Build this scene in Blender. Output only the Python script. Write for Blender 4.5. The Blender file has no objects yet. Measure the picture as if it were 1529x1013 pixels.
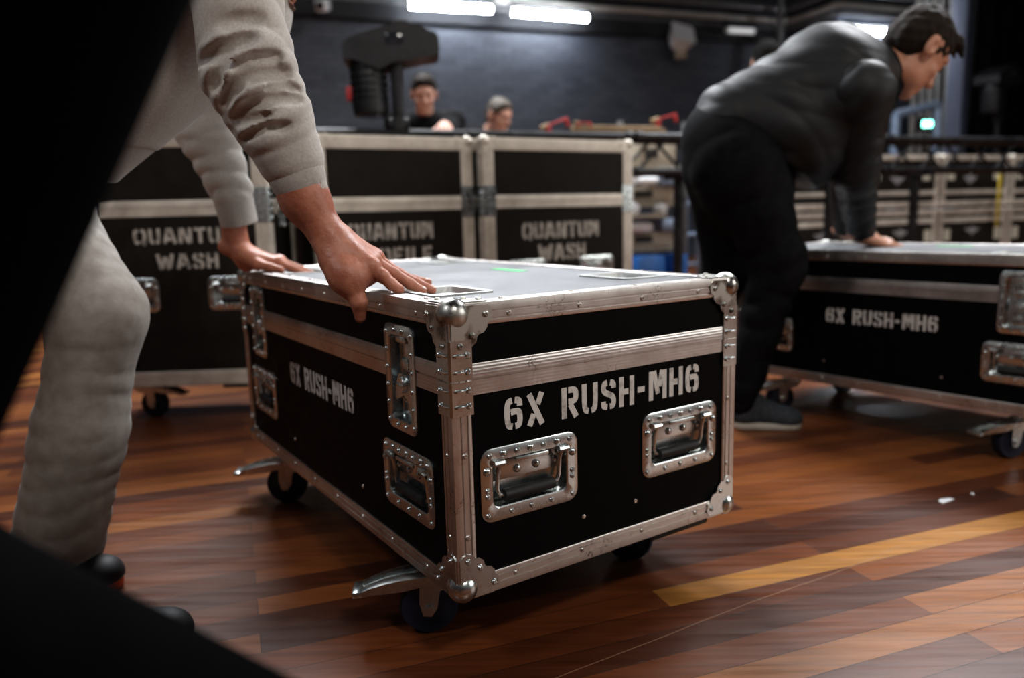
import bpy, bmesh, math, random
import numpy as np
from mathutils import Vector, Matrix
random.seed(4); np.random.seed(4)
C = bpy.context.scene.collection
PI = math.pi
def V(*a): return Vector(a)
# ------------------------------------------------------------------ camera model
FPX, CAMH, PITCH, ROLL = 1150.0, 0.7085, 0.16143, -0.02638
def ray(px, py):
    dx, dy = px-764.5, py-506.5
    c, s = math.cos(ROLL), math.sin(ROLL)
    X = (c*dx+s*dy)/FPX; Y = (-s*dx+c*dy)/FPX
    cp, sp = math.cos(PITCH), math.sin(PITCH)
    return V(X, cp-Y*sp, -sp-Y*cp)
def at(px, py, y):                       # the point of depth y seen at a pixel
    d = ray(px, py); t = y/d.y
    return V(d.x*t, y, CAMH+d.z*t)
def at_wall(px, py, D, ang=20.0):        # the point on an upright plane
    a = math.radians(ang); n = V(-math.sin(a), math.cos(a), 0)
    d = ray(px, py); t = (n.y*D)/d.dot(n)
    return V(d.x*t, d.y*t, CAMH+d.z*t)
cam = bpy.data.objects.new('camera', bpy.data.cameras.new('camera')); C.objects.link(cam)
cp, sp, cr, sr = math.cos(PITCH), math.sin(PITCH), math.cos(ROLL), math.sin(ROLL)
R0, U0, F0 = V(1,0,0), V(0,sp,cp), V(0,cp,-sp)
Rv = R0*cr+U0*sr; Uv = U0*cr-R0*sr
M = Matrix((Rv, Uv, -F0)).transposed().to_4x4(); M.translation = (0,0,CAMH)
cam.matrix_world = M
cam.data.sensor_width = 36; cam.data.lens = FPX/1529*36
cam.data.clip_start = 0.02; cam.data.clip_end = 100
cam.data.dof.use_dof = True; cam.data.dof.focus_distance = 1.15; cam.data.dof.aperture_fstop = 2.2
bpy.context.scene.camera = cam
vs = bpy.context.scene.view_settings
vs.view_transform = 'Standard'; vs.look = 'Medium High Contrast'; vs.exposure = 0.0; vs.gamma = 1.0

# ------------------------------------------------------------------ materials
def nt(name):
    m = bpy.data.materials.new(name); m.use_nodes = True
    t = m.node_tree; return m, t, t.nodes['Principled BSDF']
def L(t, a, b): t.links.new(a, b)
def node(t, kind, **kw):
    n = t.nodes.new(kind)
    for k, v in kw.items(): setattr(n, k, v)
    return n
def ramp(t, fac, stops):
    r = node(t, 'ShaderNodeValToRGB'); L(t, fac, r.inputs[0])
    e = r.color_ramp.elements
    while len(e) < len(stops): e.new(0.5)
    for i, (p, c) in enumerate(stops): e[i].position = p; e[i].color = (*c, 1) if len(c) == 3 else c
    return r
def coords(t, scale=(1,1,1), rot=(0,0,0), src='Object'):
    tc = node(t, 'ShaderNodeTexCoord'); mp = node(t, 'ShaderNodeMapping')
    mp.inputs['Scale'].default_value = scale; mp.inputs['Rotation'].default_value = rot
    L(t, tc.outputs[src], mp.inputs[0]); return mp.outputs[0]
def noise(t, vec, scale, detail=4, rough=.6):
    n = node(t, 'ShaderNodeTexNoise'); n.inputs['Scale'].default_value = scale
    n.inputs['Detail'].default_value = detail; n.inputs['Roughness'].default_value = rough
    L(t, vec, n.inputs['Vector']); return n.outputs['Fac']
def bump(t, b, h, strength, dist):
    n = node(t, 'ShaderNodeBump'); n.inputs['Strength'].default_value = strength; n.inputs['Distance'].default_value = dist
    L(t, h, n.inputs['Height']); L(t, n.outputs[0], b.inputs['Normal'])
def mat(name, c1, c2=None, rough=.5, rough2=None, metal=0, scale=20, stretch=(1,1,1), bmp=0, bdist=.001, bscale=None, spec=.5, lo=.35, hi=.65, sss=0, sheen=0, coat=0):
    m, t, b = nt(name)
    vec = coords(t, stretch); f = noise(t, vec, scale)
    r = ramp(t, f, [(lo, c1), (hi, c2 or c1)]); L(t, r.outputs[0], b.inputs['Base Color'])
    b.inputs['Metallic'].default_value = metal; b.inputs['Specular IOR Level'].default_value = spec
    if rough2 is not None:
        rr_ = ramp(t, f, [(lo, (rough,)*3), (hi, (rough2,)*3)]); L(t, rr_.outputs[0], b.inputs['Roughness'])
    else: b.inputs['Roughness'].default_value = rough
    if bmp: bump(t, b, noise(t, vec, bscale or scale*3), bmp, bdist)
    if sss:
        b.inputs['Subsurface Weight'].default_value = sss; b.inputs['Subsurface Radius'].default_value = (.01,.004,.002)
    if sheen: b.inputs['Sheen Weight'].default_value = sheen; b.inputs['Sheen Roughness'].default_value = .4
    if coat: b.inputs['Coat Weight'].default_value = coat
    return m
def glow(name, col, strength):
    m, t, b = nt(name)
    b.inputs['Base Color'].default_value = (.8,.8,.8,1); b.inputs['Emission Color'].default_value = (*col,1)
    b.inputs['Emission Strength'].default_value = strength; return m

M_ALU = mat('aluminium', (.50,.48,.46), (.66,.64,.62), .34, .46, 1.0, 14, (1,1,1), .12, .0006, 160)
M_ALU_SCR, t, b = nt('scratched_aluminium')
vec = coords(t); f = noise(t, vec, 9, 6, .7)
vo = node(t, 'ShaderNodeTexVoronoi', feature='DISTANCE_TO_EDGE'); vo.inputs['Scale'].default_value = 34
nz = node(t, 'ShaderNodeTexNoise'); nz.inputs['Scale'].default_value = 7; nz.inputs['Detail'].default_value = 5; L(t, vec, nz.inputs['Vector'])
mx = node(t, 'ShaderNodeVectorMath', operation='MULTIPLY_ADD'); L(t, nz.outputs['Color'], mx.inputs[0]); mx.inputs[1].default_value = (.35,.35,.35); L(t, vec, mx.inputs[2])
L(t, mx.outputs[0], vo.inputs['Vector'])
cut = ramp(t, vo.outputs['Distance'], [(0.0,(1,1,1)), (0.03,(0,0,0))])
n2 = noise(t, vec, 12, 3); n2r = ramp(t, n2, [(.50,(0,0,0)), (.60,(1,1,1))])
mul = node(t, 'ShaderNodeMath', operation='MULTIPLY'); L(t, cut.outputs[0], mul.inputs[0]); L(t, n2r.outputs[0], mul.inputs[1])
r = ramp(t, f, [(.3,(.50,.47,.45)), (.7,(.68,.65,.62))])
mix = node(t, 'ShaderNodeMix', data_type='RGBA'); L(t, mul.outputs[0], mix.inputs['Factor']); L(t, r.outputs[0], mix.inputs['A']); mix.inputs['B'].default_value = (.10,.085,.075,1)
L(t, mix.outputs['Result'], b.inputs['Base Color']); b.inputs['Metallic'].default_value = 1
rg = ramp(t, f, [(.3,(.30,)*3), (.7,(.46,)*3)]); L(t, rg.outputs[0], b.inputs['Roughness'])
bump(t, b, noise(t, coords(t,(1,1,60)), 30), .12, .0005)

def scratched(t, vec):
    vo = node(t, 'ShaderNodeTexVoronoi', feature='DISTANCE_TO_EDGE'); vo.inputs['Scale'].default_value = 26
    nz = node(t, 'ShaderNodeTexNoise'); nz.inputs['Scale'].default_value = 6; nz.inputs['Detail'].default_value = 5; L(t, vec, nz.inputs['Vector'])
    mx = node(t, 'ShaderNodeVectorMath', operation='MULTIPLY_ADD'); L(t, nz.outputs['Color'], mx.inputs[0]); mx.inputs[1].default_value = (.4,.4,.4); L(t, vec, mx.inputs[2]); L(t, mx.outputs[0], vo.inputs['Vector'])
    cut = ramp(t, vo.outputs['Distance'], [(0.0,(1,1,1)), (0.022,(0,0,0))]); msk = ramp(t, noise(t, vec, 9, 3), [(.52,(0,0,0)), (.60,(1,1,1))])
    m_ = node(t, 'ShaderNodeMath', operation='MULTIPLY'); L(t, cut.outputs[0], m_.inputs[0]); L(t, msk.outputs[0], m_.inputs[1]); return m_.outputs[0]
M_BAND, t, b = nt('ribbed_aluminium_band')          # fine horizontal ribs
vec = coords(t); f = noise(t, vec, 8, 6, .7)
r = ramp(t, f, [(.3,(.46,.43,.41)), (.7,(.68,.65,.63))])
wv = node(t, 'ShaderNodeTexWave', bands_direction='Z'); wv.inputs['Scale'].default_value = 62; L(t, vec, wv.inputs['Vector'])
mix = node(t, 'ShaderNodeMix', data_type='RGBA'); L(t, scratched(t, vec), mix.inputs['Factor']); L(t, r.outputs[0], mix.inputs['A']); mix.inputs['B'].default_value = (.13,.11,.10,1)
L(t, mix.outputs['Result'], b.inputs['Base Color']); b.inputs['Metallic'].default_value = 1
rg = ramp(t, f, [(.3,(.28,)*3), (.7,(.44,)*3)]); L(t, rg.outputs[0], b.inputs['Roughness'])
bump(t, b, wv.outputs['Fac'], .16, .0012)

M_ALU_OLD = mat('dull_aluminium', (.52,.47,.41), (.70,.65,.58), .48, .6, .5, 12)
M_STEEL = mat('zinc_steel', (.54,.58,.585), (.62,.66,.66), .25, .31, 1.0, 30, bmp=.1, bdist=.0005)
M_BALL = mat('worn_steel', (.20,.19,.18), (.52,.52,.49), .24, .42, 1.0, 22, lo=.38, hi=.5)
M_DISH = mat('dull_zinc', (.42,.43,.43), (.55,.56,.55), .5, .62, 1.0, 20)
M_RIVET = mat('rivet_steel', (.62,.62,.60), (.75,.75,.73), .22, .3, 1.0, 60)
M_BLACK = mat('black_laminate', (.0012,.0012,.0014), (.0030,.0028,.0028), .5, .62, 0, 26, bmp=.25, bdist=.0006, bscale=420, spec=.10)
M_TOP = mat('worn_laminate_with_sheen', (.10,.105,.115), (.22,.225,.235), .42, .6, 0, 9, (1,1,1), .3, .0007, 330, lo=.3, hi=.72)  # grey holds dusty wear and the overhead sheen on black laminate
M_BROWNBLK = mat('faded_black_laminate', (.012,.0102,.0085), (.020,.0165,.013), .55, .65, 0, 14, bmp=.2, bdist=.0006, bscale=300, spec=.2)
M_INSIDE = mat('dark_ply', (.01,.008,.006), rough=.8)
M_RUBBER = mat('black_rubber', (.010,.011,.012), (.02,.02,.021), .5, .65, bmp=.2, bscale=90)
M_WHEEL = mat('blue_black_rubber', (.006,.009,.022), (.010,.014,.032), .45, .6)
M_PAINT = mat('stencil_paint', (.16,.155,.15), (.60,.585,.56), .6, scale=52, lo=.24, hi=.48)
M_PAINT_OLD = mat('faded_stencil_paint', (.10,.09,.08), (.46,.43,.39), .7, scale=38, lo=.28, hi=.55)
M_GREEN = mat('green_tape', (.05,.62,.16), (.10,.72,.24), .5)
M_SKIN = mat('skin', (.40,.185,.115), (.52,.27,.18), .46, .56, 0, 26, bmp=.35, bdist=.0012, bscale=130, sss=.12, lo=.3, hi=.7)
M_SKIN_RED = mat('weathered_skin', (.30,.105,.064), (.46,.20,.13), .40, .52, 0, 30, bmp=.75, bdist=.0016, bscale=105, sss=.06, lo=.3, hi=.7)
M_SKIN_PALE = mat('pale_skin', (.50,.26,.19), (.60,.35,.27), .5, .6, 0, 20, sss=.12)
M_NAIL = mat('nail', (.50,.30,.24), (.56,.36,.30), .3)
M_HAIR = mat('brown_hair', (.008,.005,.0035), (.030,.018,.011), .6, .75, 0, 60, (1,1,5), .8, .004, 110, spec=.2)
M_HAIR_GREY = mat('greying_hair', (.03,.022,.018), (.15,.12,.09), .5, .6, 0, 60, (1,1,4), .8, .004, 110)
M_HAIR_BLK = mat('black_hair', (.003,.0025,.002), (.008,.0065,.005), .7, .8, 0, 60, bmp=.9, bdist=.006, bscale=60, spec=.1)
M_BEARD = mat('stubble', (.05,.025,.016), (.20,.09,.055), .6, scale=160, bmp=.6, bdist=.002)
M_EYE = mat('eye', (.05,.035,.03), (.09,.07,.06), .15)
M_SWEAT = mat('heather_grey_jersey', (.40,.372,.345), (.48,.45,.42), .9, None, 0, 220, (1,1,1), .25, .0006, 700, spec=.12, sheen=.2)
M_CUFF = mat('ribbed_grey_jersey', (.355,.33,.306), (.43,.40,.375), .9, None, 0, 220, (1,1,1), .3, .0008, 600, spec=.12, sheen=.2)
M_CHINO = mat('pale_grey_cotton', (.27,.245,.222), (.34,.312,.288), .85, None, 0, 40, bmp=.3, bdist=.001, bscale=420, spec=.2, sheen=.15)
M_JACKET = mat('black_soft_shell', (.009,.0092,.0098), (.015,.0152,.0165), .52, .62, 0, 10, bmp=.2, bdist=.001, bscale=220, spec=.38)
M_BLKCLOTH = mat('black_cloth', (.004,.004,.0045), (.008,.008,.009), .85, None, 0, 30, bmp=.3, bscale=200, spec=.15)
M_VOID = mat('matte_black_cloth', (.0006,.0006,.0008), (.0012,.0012,.0014), .95, None, 0, 30, spec=.03)
M_SHOE = mat('charcoal_knit', (.022,.026,.032), (.05,.056,.066), .8, None, 0, 90, bmp=.4, bscale=300)
M_SHOE_BLK = mat('black_shoe', (.006,.006,.007), (.014,.014,.015), .6, None, 0, 60)
M_SOLE = mat('pale_sole', (.42,.38,.32), (.55,.50,.44), .7)
M_SOLE_OR = mat('orange_sole', (.50,.07,.015), (.62,.10,.02), .6)
M_TRUSSB = mat('black_truss', (.010,.010,.012), (.022,.022,.025), .35, .5, .3, 18)
M_FIXT = mat('black_plastic', (.010,.010,.011), (.02,.02,.022), .4, .5, 0, 18)
M_LENS = mat('lens_glass', (.02,.02,.025), (.05,.05,.06), .1)
M_WHITEP = mat('white_plastic', (.72,.74,.77), (.82,.84,.86), .4)
M_BEIGE = mat('beige_board', (.30,.255,.195), (.40,.345,.27), .7, scale=9)
M_SLOT = mat('dark_slot', (.03,.028,.025), rough=.8)
M_BLUE = mat('blue_plastic', (.02,.11,.36), (.03,.16,.46), .45)
M_BLUEMET = mat('pale_blue_metal', (.20,.27,.38), (.34,.42,.55), .4, None, .4)
M_WOOD = mat('raw_timber', (.25,.17,.09), (.38,.27,.16), .7, scale=8, stretch=(1,8,8))
M_RED = mat('red_paint', (.42,.03,.03), (.55,.05,.05), .45)
M_YEL = mat('yellow_tape', (.55,.42,.06), rough=.5)
M_PIPE = mat('grey_pipe', (.13,.13,.135), (.19,.19,.19), .45, None, .3, 6)
M_PIPEL = mat('pale_pipe', (.36,.345,.32), (.46,.44,.41), .5, None, .2, 6)
M_COL = mat('blue_grey_paint', (.21,.24,.33), (.24,.27,.37), .6, scale=4)
M_DRAPE = mat('black_drape', (.003,.003,.0035), (.005,.005,.006), .95, None, 0, 8, spec=.05)
M_TUBE = glow('tube_glow', (.86,.92,1.0), 48)
M_TUBEDIM = glow('dim_tube', (.95,.97,1), .35)
M_EXIT = glow('exit_green', (.25,1.0,.75), 9)
M_LED = glow('green_led', (.2,1,.1), 1.2)
M_EMBLEM = mat('worn_mark', (.16,.155,.16), (.32,.32,.33), .6, scale=40)
M_LABEL = mat('cream_label', (.42,.40,.33), (.5,.48,.4), .6)

# floor boards
M_FLOOR, t, b = nt('timber_boards')
vec = coords(t, (1,1,1), (0,0,-math.radians(20)))
bk = node(t, 'ShaderNodeTexBrick', offset=.37, offset_frequency=2, squash=1.0)
for k, v in (('Scale',1.0),('Mortar Size',.0007),('Mortar Smooth',.2),('Bias',0.0),('Brick Width',1.75),('Row Height',.066)): bk.inputs[k].default_value = v
bk.inputs['Color1'].default_value = (0,0,0,1); bk.inputs['Color2'].default_value = (1,1,1,1); bk.inputs['Mortar'].default_value = (.5,.5,.5,1)
L(t, vec, bk.inputs['Vector'])
tone = ramp(t, bk.outputs['Color'], [(0,(.066,.021,.010)), (.22,(.120,.036,.013)), (.5,(.170,.054,.018)), (.78,(.228,.080,.023)), (.93,(.265,.104,.030)), (1.0,(.40,.19,.05))])
def mth(op, a, b_=None):
    n = node(t, 'ShaderNodeMath', operation=op)
    for i, x in enumerate((a, b_)):
        if x is None: continue
        if isinstance(x, (int,float)): n.inputs[i].default_value = x
        else: L(t, x, n.inputs[i])
    return n.outputs[0]
sv = node(t, 'ShaderNodeSeparateXYZ'); L(t, vec, sv.inputs[0])
pale = mth('MULTIPLY', mth('MULTIPLY', mth('GREATER_THAN', sv.outputs[1], 1.122), mth('LESS_THAN', sv.outputs[1], 1.188)), mth('MULTIPLY', mth('GREATER_THAN', sv.outputs[0], .70), mth('LESS_THAN', sv.outputs[0], 2.45)))
tone2 = node(t, 'ShaderNodeMix', data_type='RGBA'); L(t, pale, tone2.inputs['Factor']); L(t, tone.outputs[0], tone2.inputs['A']); tone2.inputs['B'].default_value = (.36,.17,.042,1)
gv = coords(t, (1,14,1), (0,0,-math.radians(20)))
g1 = noise(t, gv, 5.5, 8, .65); g2 = noise(t, vec, 1.3, 3)
gr = ramp(t, g1, [(.3,(.62,.60,.58)), (.7,(1.22,1.2,1.18))])
m1 = node(t, 'ShaderNodeMix', data_type='RGBA', blend_type='MULTIPLY'); m1.inputs['Factor'].default_value = 1
L(t, tone2.outputs['Result'], m1.inputs['A']); L(t, gr.outputs[0], m1.inputs['B'])
g2r = ramp(t, g2, [(.3,(.72,.72,.74)), (.72,(1.15,1.12,1.08))])
m2 = node(t, 'ShaderNodeMix', data_type='RGBA', blend_type='MULTIPLY'); m2.inputs['Factor'].default_value = 1
L(t, m1.outputs['Result'], m2.inputs['A']); L(t, g2r.outputs[0], m2.inputs['B'])
m3 = node(t, 'ShaderNodeMix', data_type='RGBA'); L(t, bk.outputs['Fac'], m3.inputs['Factor']); L(t, m2.outputs['Result'], m3.inputs['A']); m3.inputs['B'].default_value = (.012,.006,.004,1)
# a long pale scratch across the boards
sep = node(t, 'ShaderNodeSeparateXYZ'); L(t, coords(t), sep.inputs[0])
A_, B_ = V(.132,1.133,0), V(.634,1.423,0); dl = (B_-A_).normalized(); nl = V(-dl.y, dl.x, 0)
def mth(op, a, b_=None):
    n = node(t, 'ShaderNodeMath', operation=op)
    for i, x in enumerate((a, b_)):
        if x is None: continue
        if isinstance(x, (int,float)): n.inputs[i].default_value = x
        else: L(t, x, n.inputs[i])
    return n.outputs[0]
wob = mth('MULTIPLY', mth('SUBTRACT', noise(t, coords(t), 2.2, 2), .5), .03)
dist = mth('ABSOLUTE', mth('ADD', wob, mth('ADD', mth('MULTIPLY', mth('SUBTRACT', sep.outputs[0], A_.x), nl.x), mth('MULTIPLY', mth('SUBTRACT', sep.outputs[1], A_.y), nl.y))))
along = mth('ADD', mth('MULTIPLY', mth('SUBTRACT', sep.outputs[0], A_.x), dl.x), mth('MULTIPLY', mth('SUBTRACT', sep.outputs[1], A_.y), dl.y))
scr = mth('MULTIPLY', mth('MULTIPLY', mth('LESS_THAN', dist, .0011), mth('GREATER_THAN', along, -.2)), mth('LESS_THAN', along, .85))
m4 = node(t, 'ShaderNodeMix', data_type='RGBA'); L(t, mth('MULTIPLY', scr, .5), m4.inputs['Factor']); L(t, m3.outputs['Result'], m4.inputs['A']); m4.inputs['B'].default_value = (.30,.19,.12,1)
L(t, m4.outputs['Result'], b.inputs['Base Color'])
rg = ramp(t, noise(t, gv, 3.2, 5), [(.3,(.27,)*3), (.7,(.42,)*3)]); L(t, rg.outputs[0], b.inputs['Roughness'])
b.inputs['Specular IOR Level'].default_value = .5
bh = mth('SUBTRACT', mth('MULTIPLY', g1, .25), bk.outputs['Fac'])
bump(t, b, bh, .35, .0012)

# painted brick wall
M_BRICK, t, b = nt('painted_brick')
vec = coords(t, (1,1,1), (PI/2,0,0))
tc = node(t, 'ShaderNodeTexCoord'); vec = tc.outputs['UV']
bk = node(t, 'ShaderNodeTexBrick', offset=.5)
for k, v in (('Scale',1.0),('Mortar Size',.007),('Mortar Smooth',.3),('Brick Width',.26),('Row Height',.085)): bk.inputs[k].default_value = v
bk.inputs['Color1'].default_value = (.046,.053,.070,1); bk.inputs['Color2'].default_value = (.074,.083,.105,1); bk.inputs['Mortar'].default_value = (.030,.034,.046,1)
L(t, vec, bk.inputs['Vector']); L(t, bk.outputs['Color'], b.inputs['Base Color']); b.inputs['Roughness'].default_value = .55
bump(t, b, mth('ADD', mth('MULTIPLY', bk.outputs['Fac'], -1.0), mth('MULTIPLY', noise(t, vec, 14), .8)), .6, .02)
M_WALLDK = mat('dark_paint', (.010,.011,.014), (.018,.019,.023), .7, scale=3)

# ------------------------------------------------------------------ mesh builder
class MB:
    def __init__(s): s.v, s.f = [], []
    def add(s, vs_, fs, M=None):
        o = len(s.v)
        s.v += [tuple(M @ Vector(p)) if M is not None else tuple(p) for p in vs_]
        s.f += [tuple(i+o for i in f) for f in fs]; return s
    def box(s, c, d, M=None, bev=0):
        x, y, z = (k/2 for k in d)
        if not bev:
            vs_ = [(c[0]+i*x, c[1]+j*y, c[2]+k*z) for i in (-1,1) for j in (-1,1) for k in (-1,1)]
            return s.add(vs_, [(0,1,3,2),(4,6,7,5),(0,4,5,1),(2,3,7,6),(0,2,6,4),(1,5,7,3)], M)
        bm = bmesh.new(); bmesh.ops.create_cube(bm, size=1)
        bmesh.ops.scale(bm, vec=d, verts=bm.verts); bmesh.ops.translate(bm, vec=c, verts=bm.verts)
        bmesh.ops.bevel(bm, geom=bm.edges[:], offset=bev, segments=2, profile=.5, affect='EDGES')
        bm.verts.index_update()
        s.add([q.co[:] for q in bm.verts], [[q.index for q in f.verts] for f in bm.faces], M); bm.free(); return s
    def loft(s, rings, M=None, closed=True, cap0=True, cap1=True):
        n = len(rings[0]); vs_ = [p for r in rings for p in r]; fs = []
        for i in range(len(rings)-1):
            for j in range(n if closed else n-1):
                k = (j+1) % n; fs.append((i*n+j, i*n+k, (i+1)*n+k, (i+1)*n+j))
        if cap0: fs.append(tuple(range(n-1, -1, -1)))
        if cap1: fs.append(tuple((len(rings)-1)*n+j for j in range(n)))
        return s.add(vs_, fs, M)
    def tube(s, path, r, seg=10, M=None, cap=True):
        path = [Vector(p) for p in path]; rings = []; up = None
        for i, p in enumerate(path):
            d = (path[min(i+1, len(path)-1)]-path[max(i-1, 0)]).normalized()
            if up is None: up = d.orthogonal().normalized()
            up = (up-d*up.dot(d)); up = up.normalized() if up.length > 1e-6 else d.orthogonal().normalized()
            w = d.cross(up); rr_ = r[i] if isinstance(r, (list,tuple)) else r
            rings.append([p+(up*math.cos(a)+w*math.sin(a))*rr_ for a in (2*PI*k/seg for k in range(seg))])
        return s.loft(rings, M, True, cap, cap)
    def cyl(s, a, b, r, seg=14, M=None, r2=None): return s.tube([a, b], [r, r if r2 is None else r2], seg, M)
    def ball(s, c, r, M=None, seg=16, rings=10):
        rr_ = r if isinstance(r, (tuple,list)) else (r,r,r); rs = []
        for i in range(rings+1):
            a = -PI/2+PI*max(.003, min(.997, i/rings)); rs.append([(c[0]+rr_[0]*math.cos(a)*math.cos(2*PI*j/seg), c[1]+rr_[1]*math.cos(a)*math.sin(2*PI*j/seg), c[2]+rr_[2]*math.sin(a)) for j in range(seg)])
        return s.loft(rs, M)
    def rivet(s, p, M, r=.0055, h=.003, seg=10):     # dome in the z direction of M, with a dimple
        x, y, z = p
        rs = [[(x+r*k*math.cos(2*PI*j/seg), y+r*k*math.sin(2*PI*j/seg), z+h*q) for j in range(seg)] for k, q in ((1,0),(.92,.5),(.62,.95),(.34,1.0),(.26,.55))]
        return s.loft(rs, M, True, False, True)
    def dome(s, p, M, r=.007, h=.005, seg=12):
        x, y, z = p
        rs = [[(x+r*k*math.cos(2*PI*j/seg), y+r*k*math.sin(2*PI*j/seg), z+h*q) for j in range(seg)] for k, q in ((1,0),(.92,.42),(.7,.75),(.35,.96),(.1,1.0))]
        return s.loft(rs, M, True, False, True)
    def prism(s, pts, z0, z1, M=None):
        return s.loft([[(x,y,z0) for x, y in pts], [(x,y,z1) for x, y in pts]], M)
    def wheel(s, c, axis, prof, seg=28):              # prof: (radius, offset along axis)
        a = Vector(axis).normalized(); u = a.orthogonal().normalized(); w = a.cross(u); c = Vector(c)
        return s.loft([[c+a*o+(u*math.cos(2*PI*j/seg)+w*math.sin(2*PI*j/seg))*r for j in range(seg)] for r, o in prof])
    def mesh(s, name, smooth=35):
        me = bpy.data.meshes.new(name); me.from_pydata(s.v, [], s.f); me.update()
        bm = bmesh.new(); bm.from_mesh(me); bmesh.ops.recalc_face_normals(bm, faces=bm.faces[:]); bm.to_mesh(me); bm.free()
        if smooth:
            me.shade_smooth(); me.set_sharp_from_angle(angle=math.radians(smooth))
        return me
def link(name, me, m, parent=None, M=None):
    o = bpy.data.objects.new(name, me); C.objects.link(o)
    if m is not None and not me.materials: me.materials.append(m)
    if parent is not None: o.parent = parent
    if M is not None: o.matrix_basis = M
    return o
def obj(name, mb, m, parent=None, M=None, smooth=35): return link(name, mb.mesh(name, smooth), m, parent, M)
def tag(o, label=None, cat=None, group=None, kind=None):
    for k, v in (('label',label), ('category',cat), ('group',group), ('kind',kind)):
        if v: o[k] = v
    return o
def thing(name, label, cat, loc=(0,0,0), rz=0, group=None):
    o = bpy.data.objects.new(name, None); C.objects.link(o); o.location = loc; o.rotation_euler = (0,0,rz); o.empty_display_size = .05
    return tag(o, label, cat, group)
def copy_tree(o, parent=None):
    c = o.copy(); C.objects.link(c); c.parent = parent
    for ch in list(o.children): copy_tree(ch, c)
    return c
def rr(w, h, r, z=0, seg=5, cx=0, cy=0):
    out = []
    for (sx, sy, a0) in ((1,1,0),(-1,1,90),(-1,-1,180),(1,-1,270)):
        for k in range(seg+1):
            a = math.radians(a0+90*k/seg); out.append((cx+sx*(w/2-r)+r*math.cos(a), cy+sy*(h/2-r)+r*math.sin(a), z))
    return out
def frame(o, a, b, n):
    m = Matrix((a, b, n)).transposed().to_4x4(); m.translation = o; return m

# ------------------------------------------------------------------ stencil lettering
GL = {
 '6': (.62, [[(.27,.9),(.1,.86),(.1,.14),(.27,.1)], [(.36,.1),(.52,.12),(.52,.54),(.36,.56),(.22,.54)], [(.36,.9),(.52,.88),(.52,.70)]]),
 'X': (.68, [[(.12,1),(.56,0)], [(.56,1),(.41,.64)], [(.27,.36),(.12,0)]]),
 'R': (.64, [[(.1,0),(.1,1)], [(.25,.9),(.5,.9),(.54,.72),(.5,.53),(.25,.53)], [(.32,.44),(.54,0)]]),
 'U': (.62, [[(.1,1),(.1,.14),(.26,.1)], [(.36,.1),(.52,.14),(.52,1)]]),
 'S': (.62, [[(.51,.70),(.51,.86),(.37,.9)], [(.26,.9),(.11,.88),(.11,.60),(.51,.44),(.51,.12),(.36,.1)], [(.26,.1),(.11,.13),(.11,.3)]]),
 'H': (.62, [[(.1,0),(.1,1)], [(.52,0),(.52,1)], [(.18,.5),(.38,.5)]]),
 '-': (.40, [[(.03,.47),(.33,.47)]]),
 'M': (.78, [[(.1,0),(.1,1)], [(.68,0),(.68,1)], [(.22,1),(.40,.2)], [(.45,.45),(.57,1)]]),
 'Q': (.70, [[(.29,.9),(.1,.86),(.1,.14),(.29,.1)], [(.41,.9),(.60,.86),(.60,.14),(.41,.1)], [(.42,.26),(.62,-.04)]]),
 'O': (.70, [[(.29,.9),(.1,.86),(.1,.14),(.29,.1)], [(.41,.9),(.60,.86),(.60,.14),(.41,.1)]]),
 'A': (.72, [[(.08,0),(.30,1)], [(.40,1),(.64,0)], [(.24,.3),(.44,.3)]]),
 'N': (.68, [[(.1,0),(.1,1)], [(.58,0),(.58,1)], [(.19,.97),(.49,.03)]]),
 'T': (.64, [[(.02,.9),(.26,.9)], [(.38,.9),(.62,.9)], [(.32,.98),(.32,0)]]),
 'W': (.92, [[(.08,1),(.24,0)], [(.30,.05),(.45,.82)], [(.50,.82),(.64,.0)], [(.70,.1),(.84,1)]]),
 'P': (.62, [[(.1,0),(.1,1)], [(.25,.9),(.5,.9),(.54,.71),(.5,.50),(.25,.50)]]),
 'F': (.56, [[(.1,0),(.1,1)], [(.24,.9),(.52,.9)], [(.24,.5),(.46,.5)]]),
 'I': (.24, [[(.12,0),(.12,1)]]),
 'L': (.54, [[(.1,0),(.1,1)], [(.24,.1),(.50,.1)]]),
 'E': (.56, [[(.1,0),(.1,1)], [(.24,.9),(.52,.9)], [(.24,.5),(.46,.5)], [(.24,.1),(.52,.1)]]),
 ' ': (.36, [])}
def chaikin(p):
    if len(p) < 3: return p
    for _ in range(3):
        q = [p[0]]
        for a, b_ in zip(p[:-1], p[1:]): q += [(a[0]*.75+b_[0]*.25, a[1]*.75+b_[1]*.25), (a[0]*.25+b_[0]*.75, a[1]*.25+b_[1]*.75)]
        q.append(p[-1]); p = q
    return p
def lettering(txt, x0, x1, y0, y1, stroke=.2, z=.0006):      # in face coordinates
    mb = MB(); gap = .10; out_ = [mb]
    tot = sum(GL[c][0] for c in txt)+gap*(len(txt)-1); sx = (x1-x0)/tot; sy = (y1-y0); x = 0
    for c in txt:
        w, strokes = GL[c]
        if c == ' ': mb = MB(); out_.append(mb)
        for pl in strokes:
            pl = [((x+px)*sx+x0, py*sy+y0) for px, py in chaikin(pl)]; hw = stroke*sy/2; Lp, Rp = [], []
            for i, p in enumerate(pl):
                a = Vector(pl[max(i-1,0)]); b_ = Vector(pl[min(i+1,len(pl)-1)]); d = (b_-a).normalized(); n = Vector((-d.y, d.x))*hw
                Lp.append((p[0]+n.x, p[1]+n.y, z)); Rp.append((p[0]-n.x, p[1]-n.y, z))
            k = len(pl); mb.add(Lp+Rp, [(i, i+1, k+i+1, k+i) for i in range(k-1)])
        x += w+gap
    return out_

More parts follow.
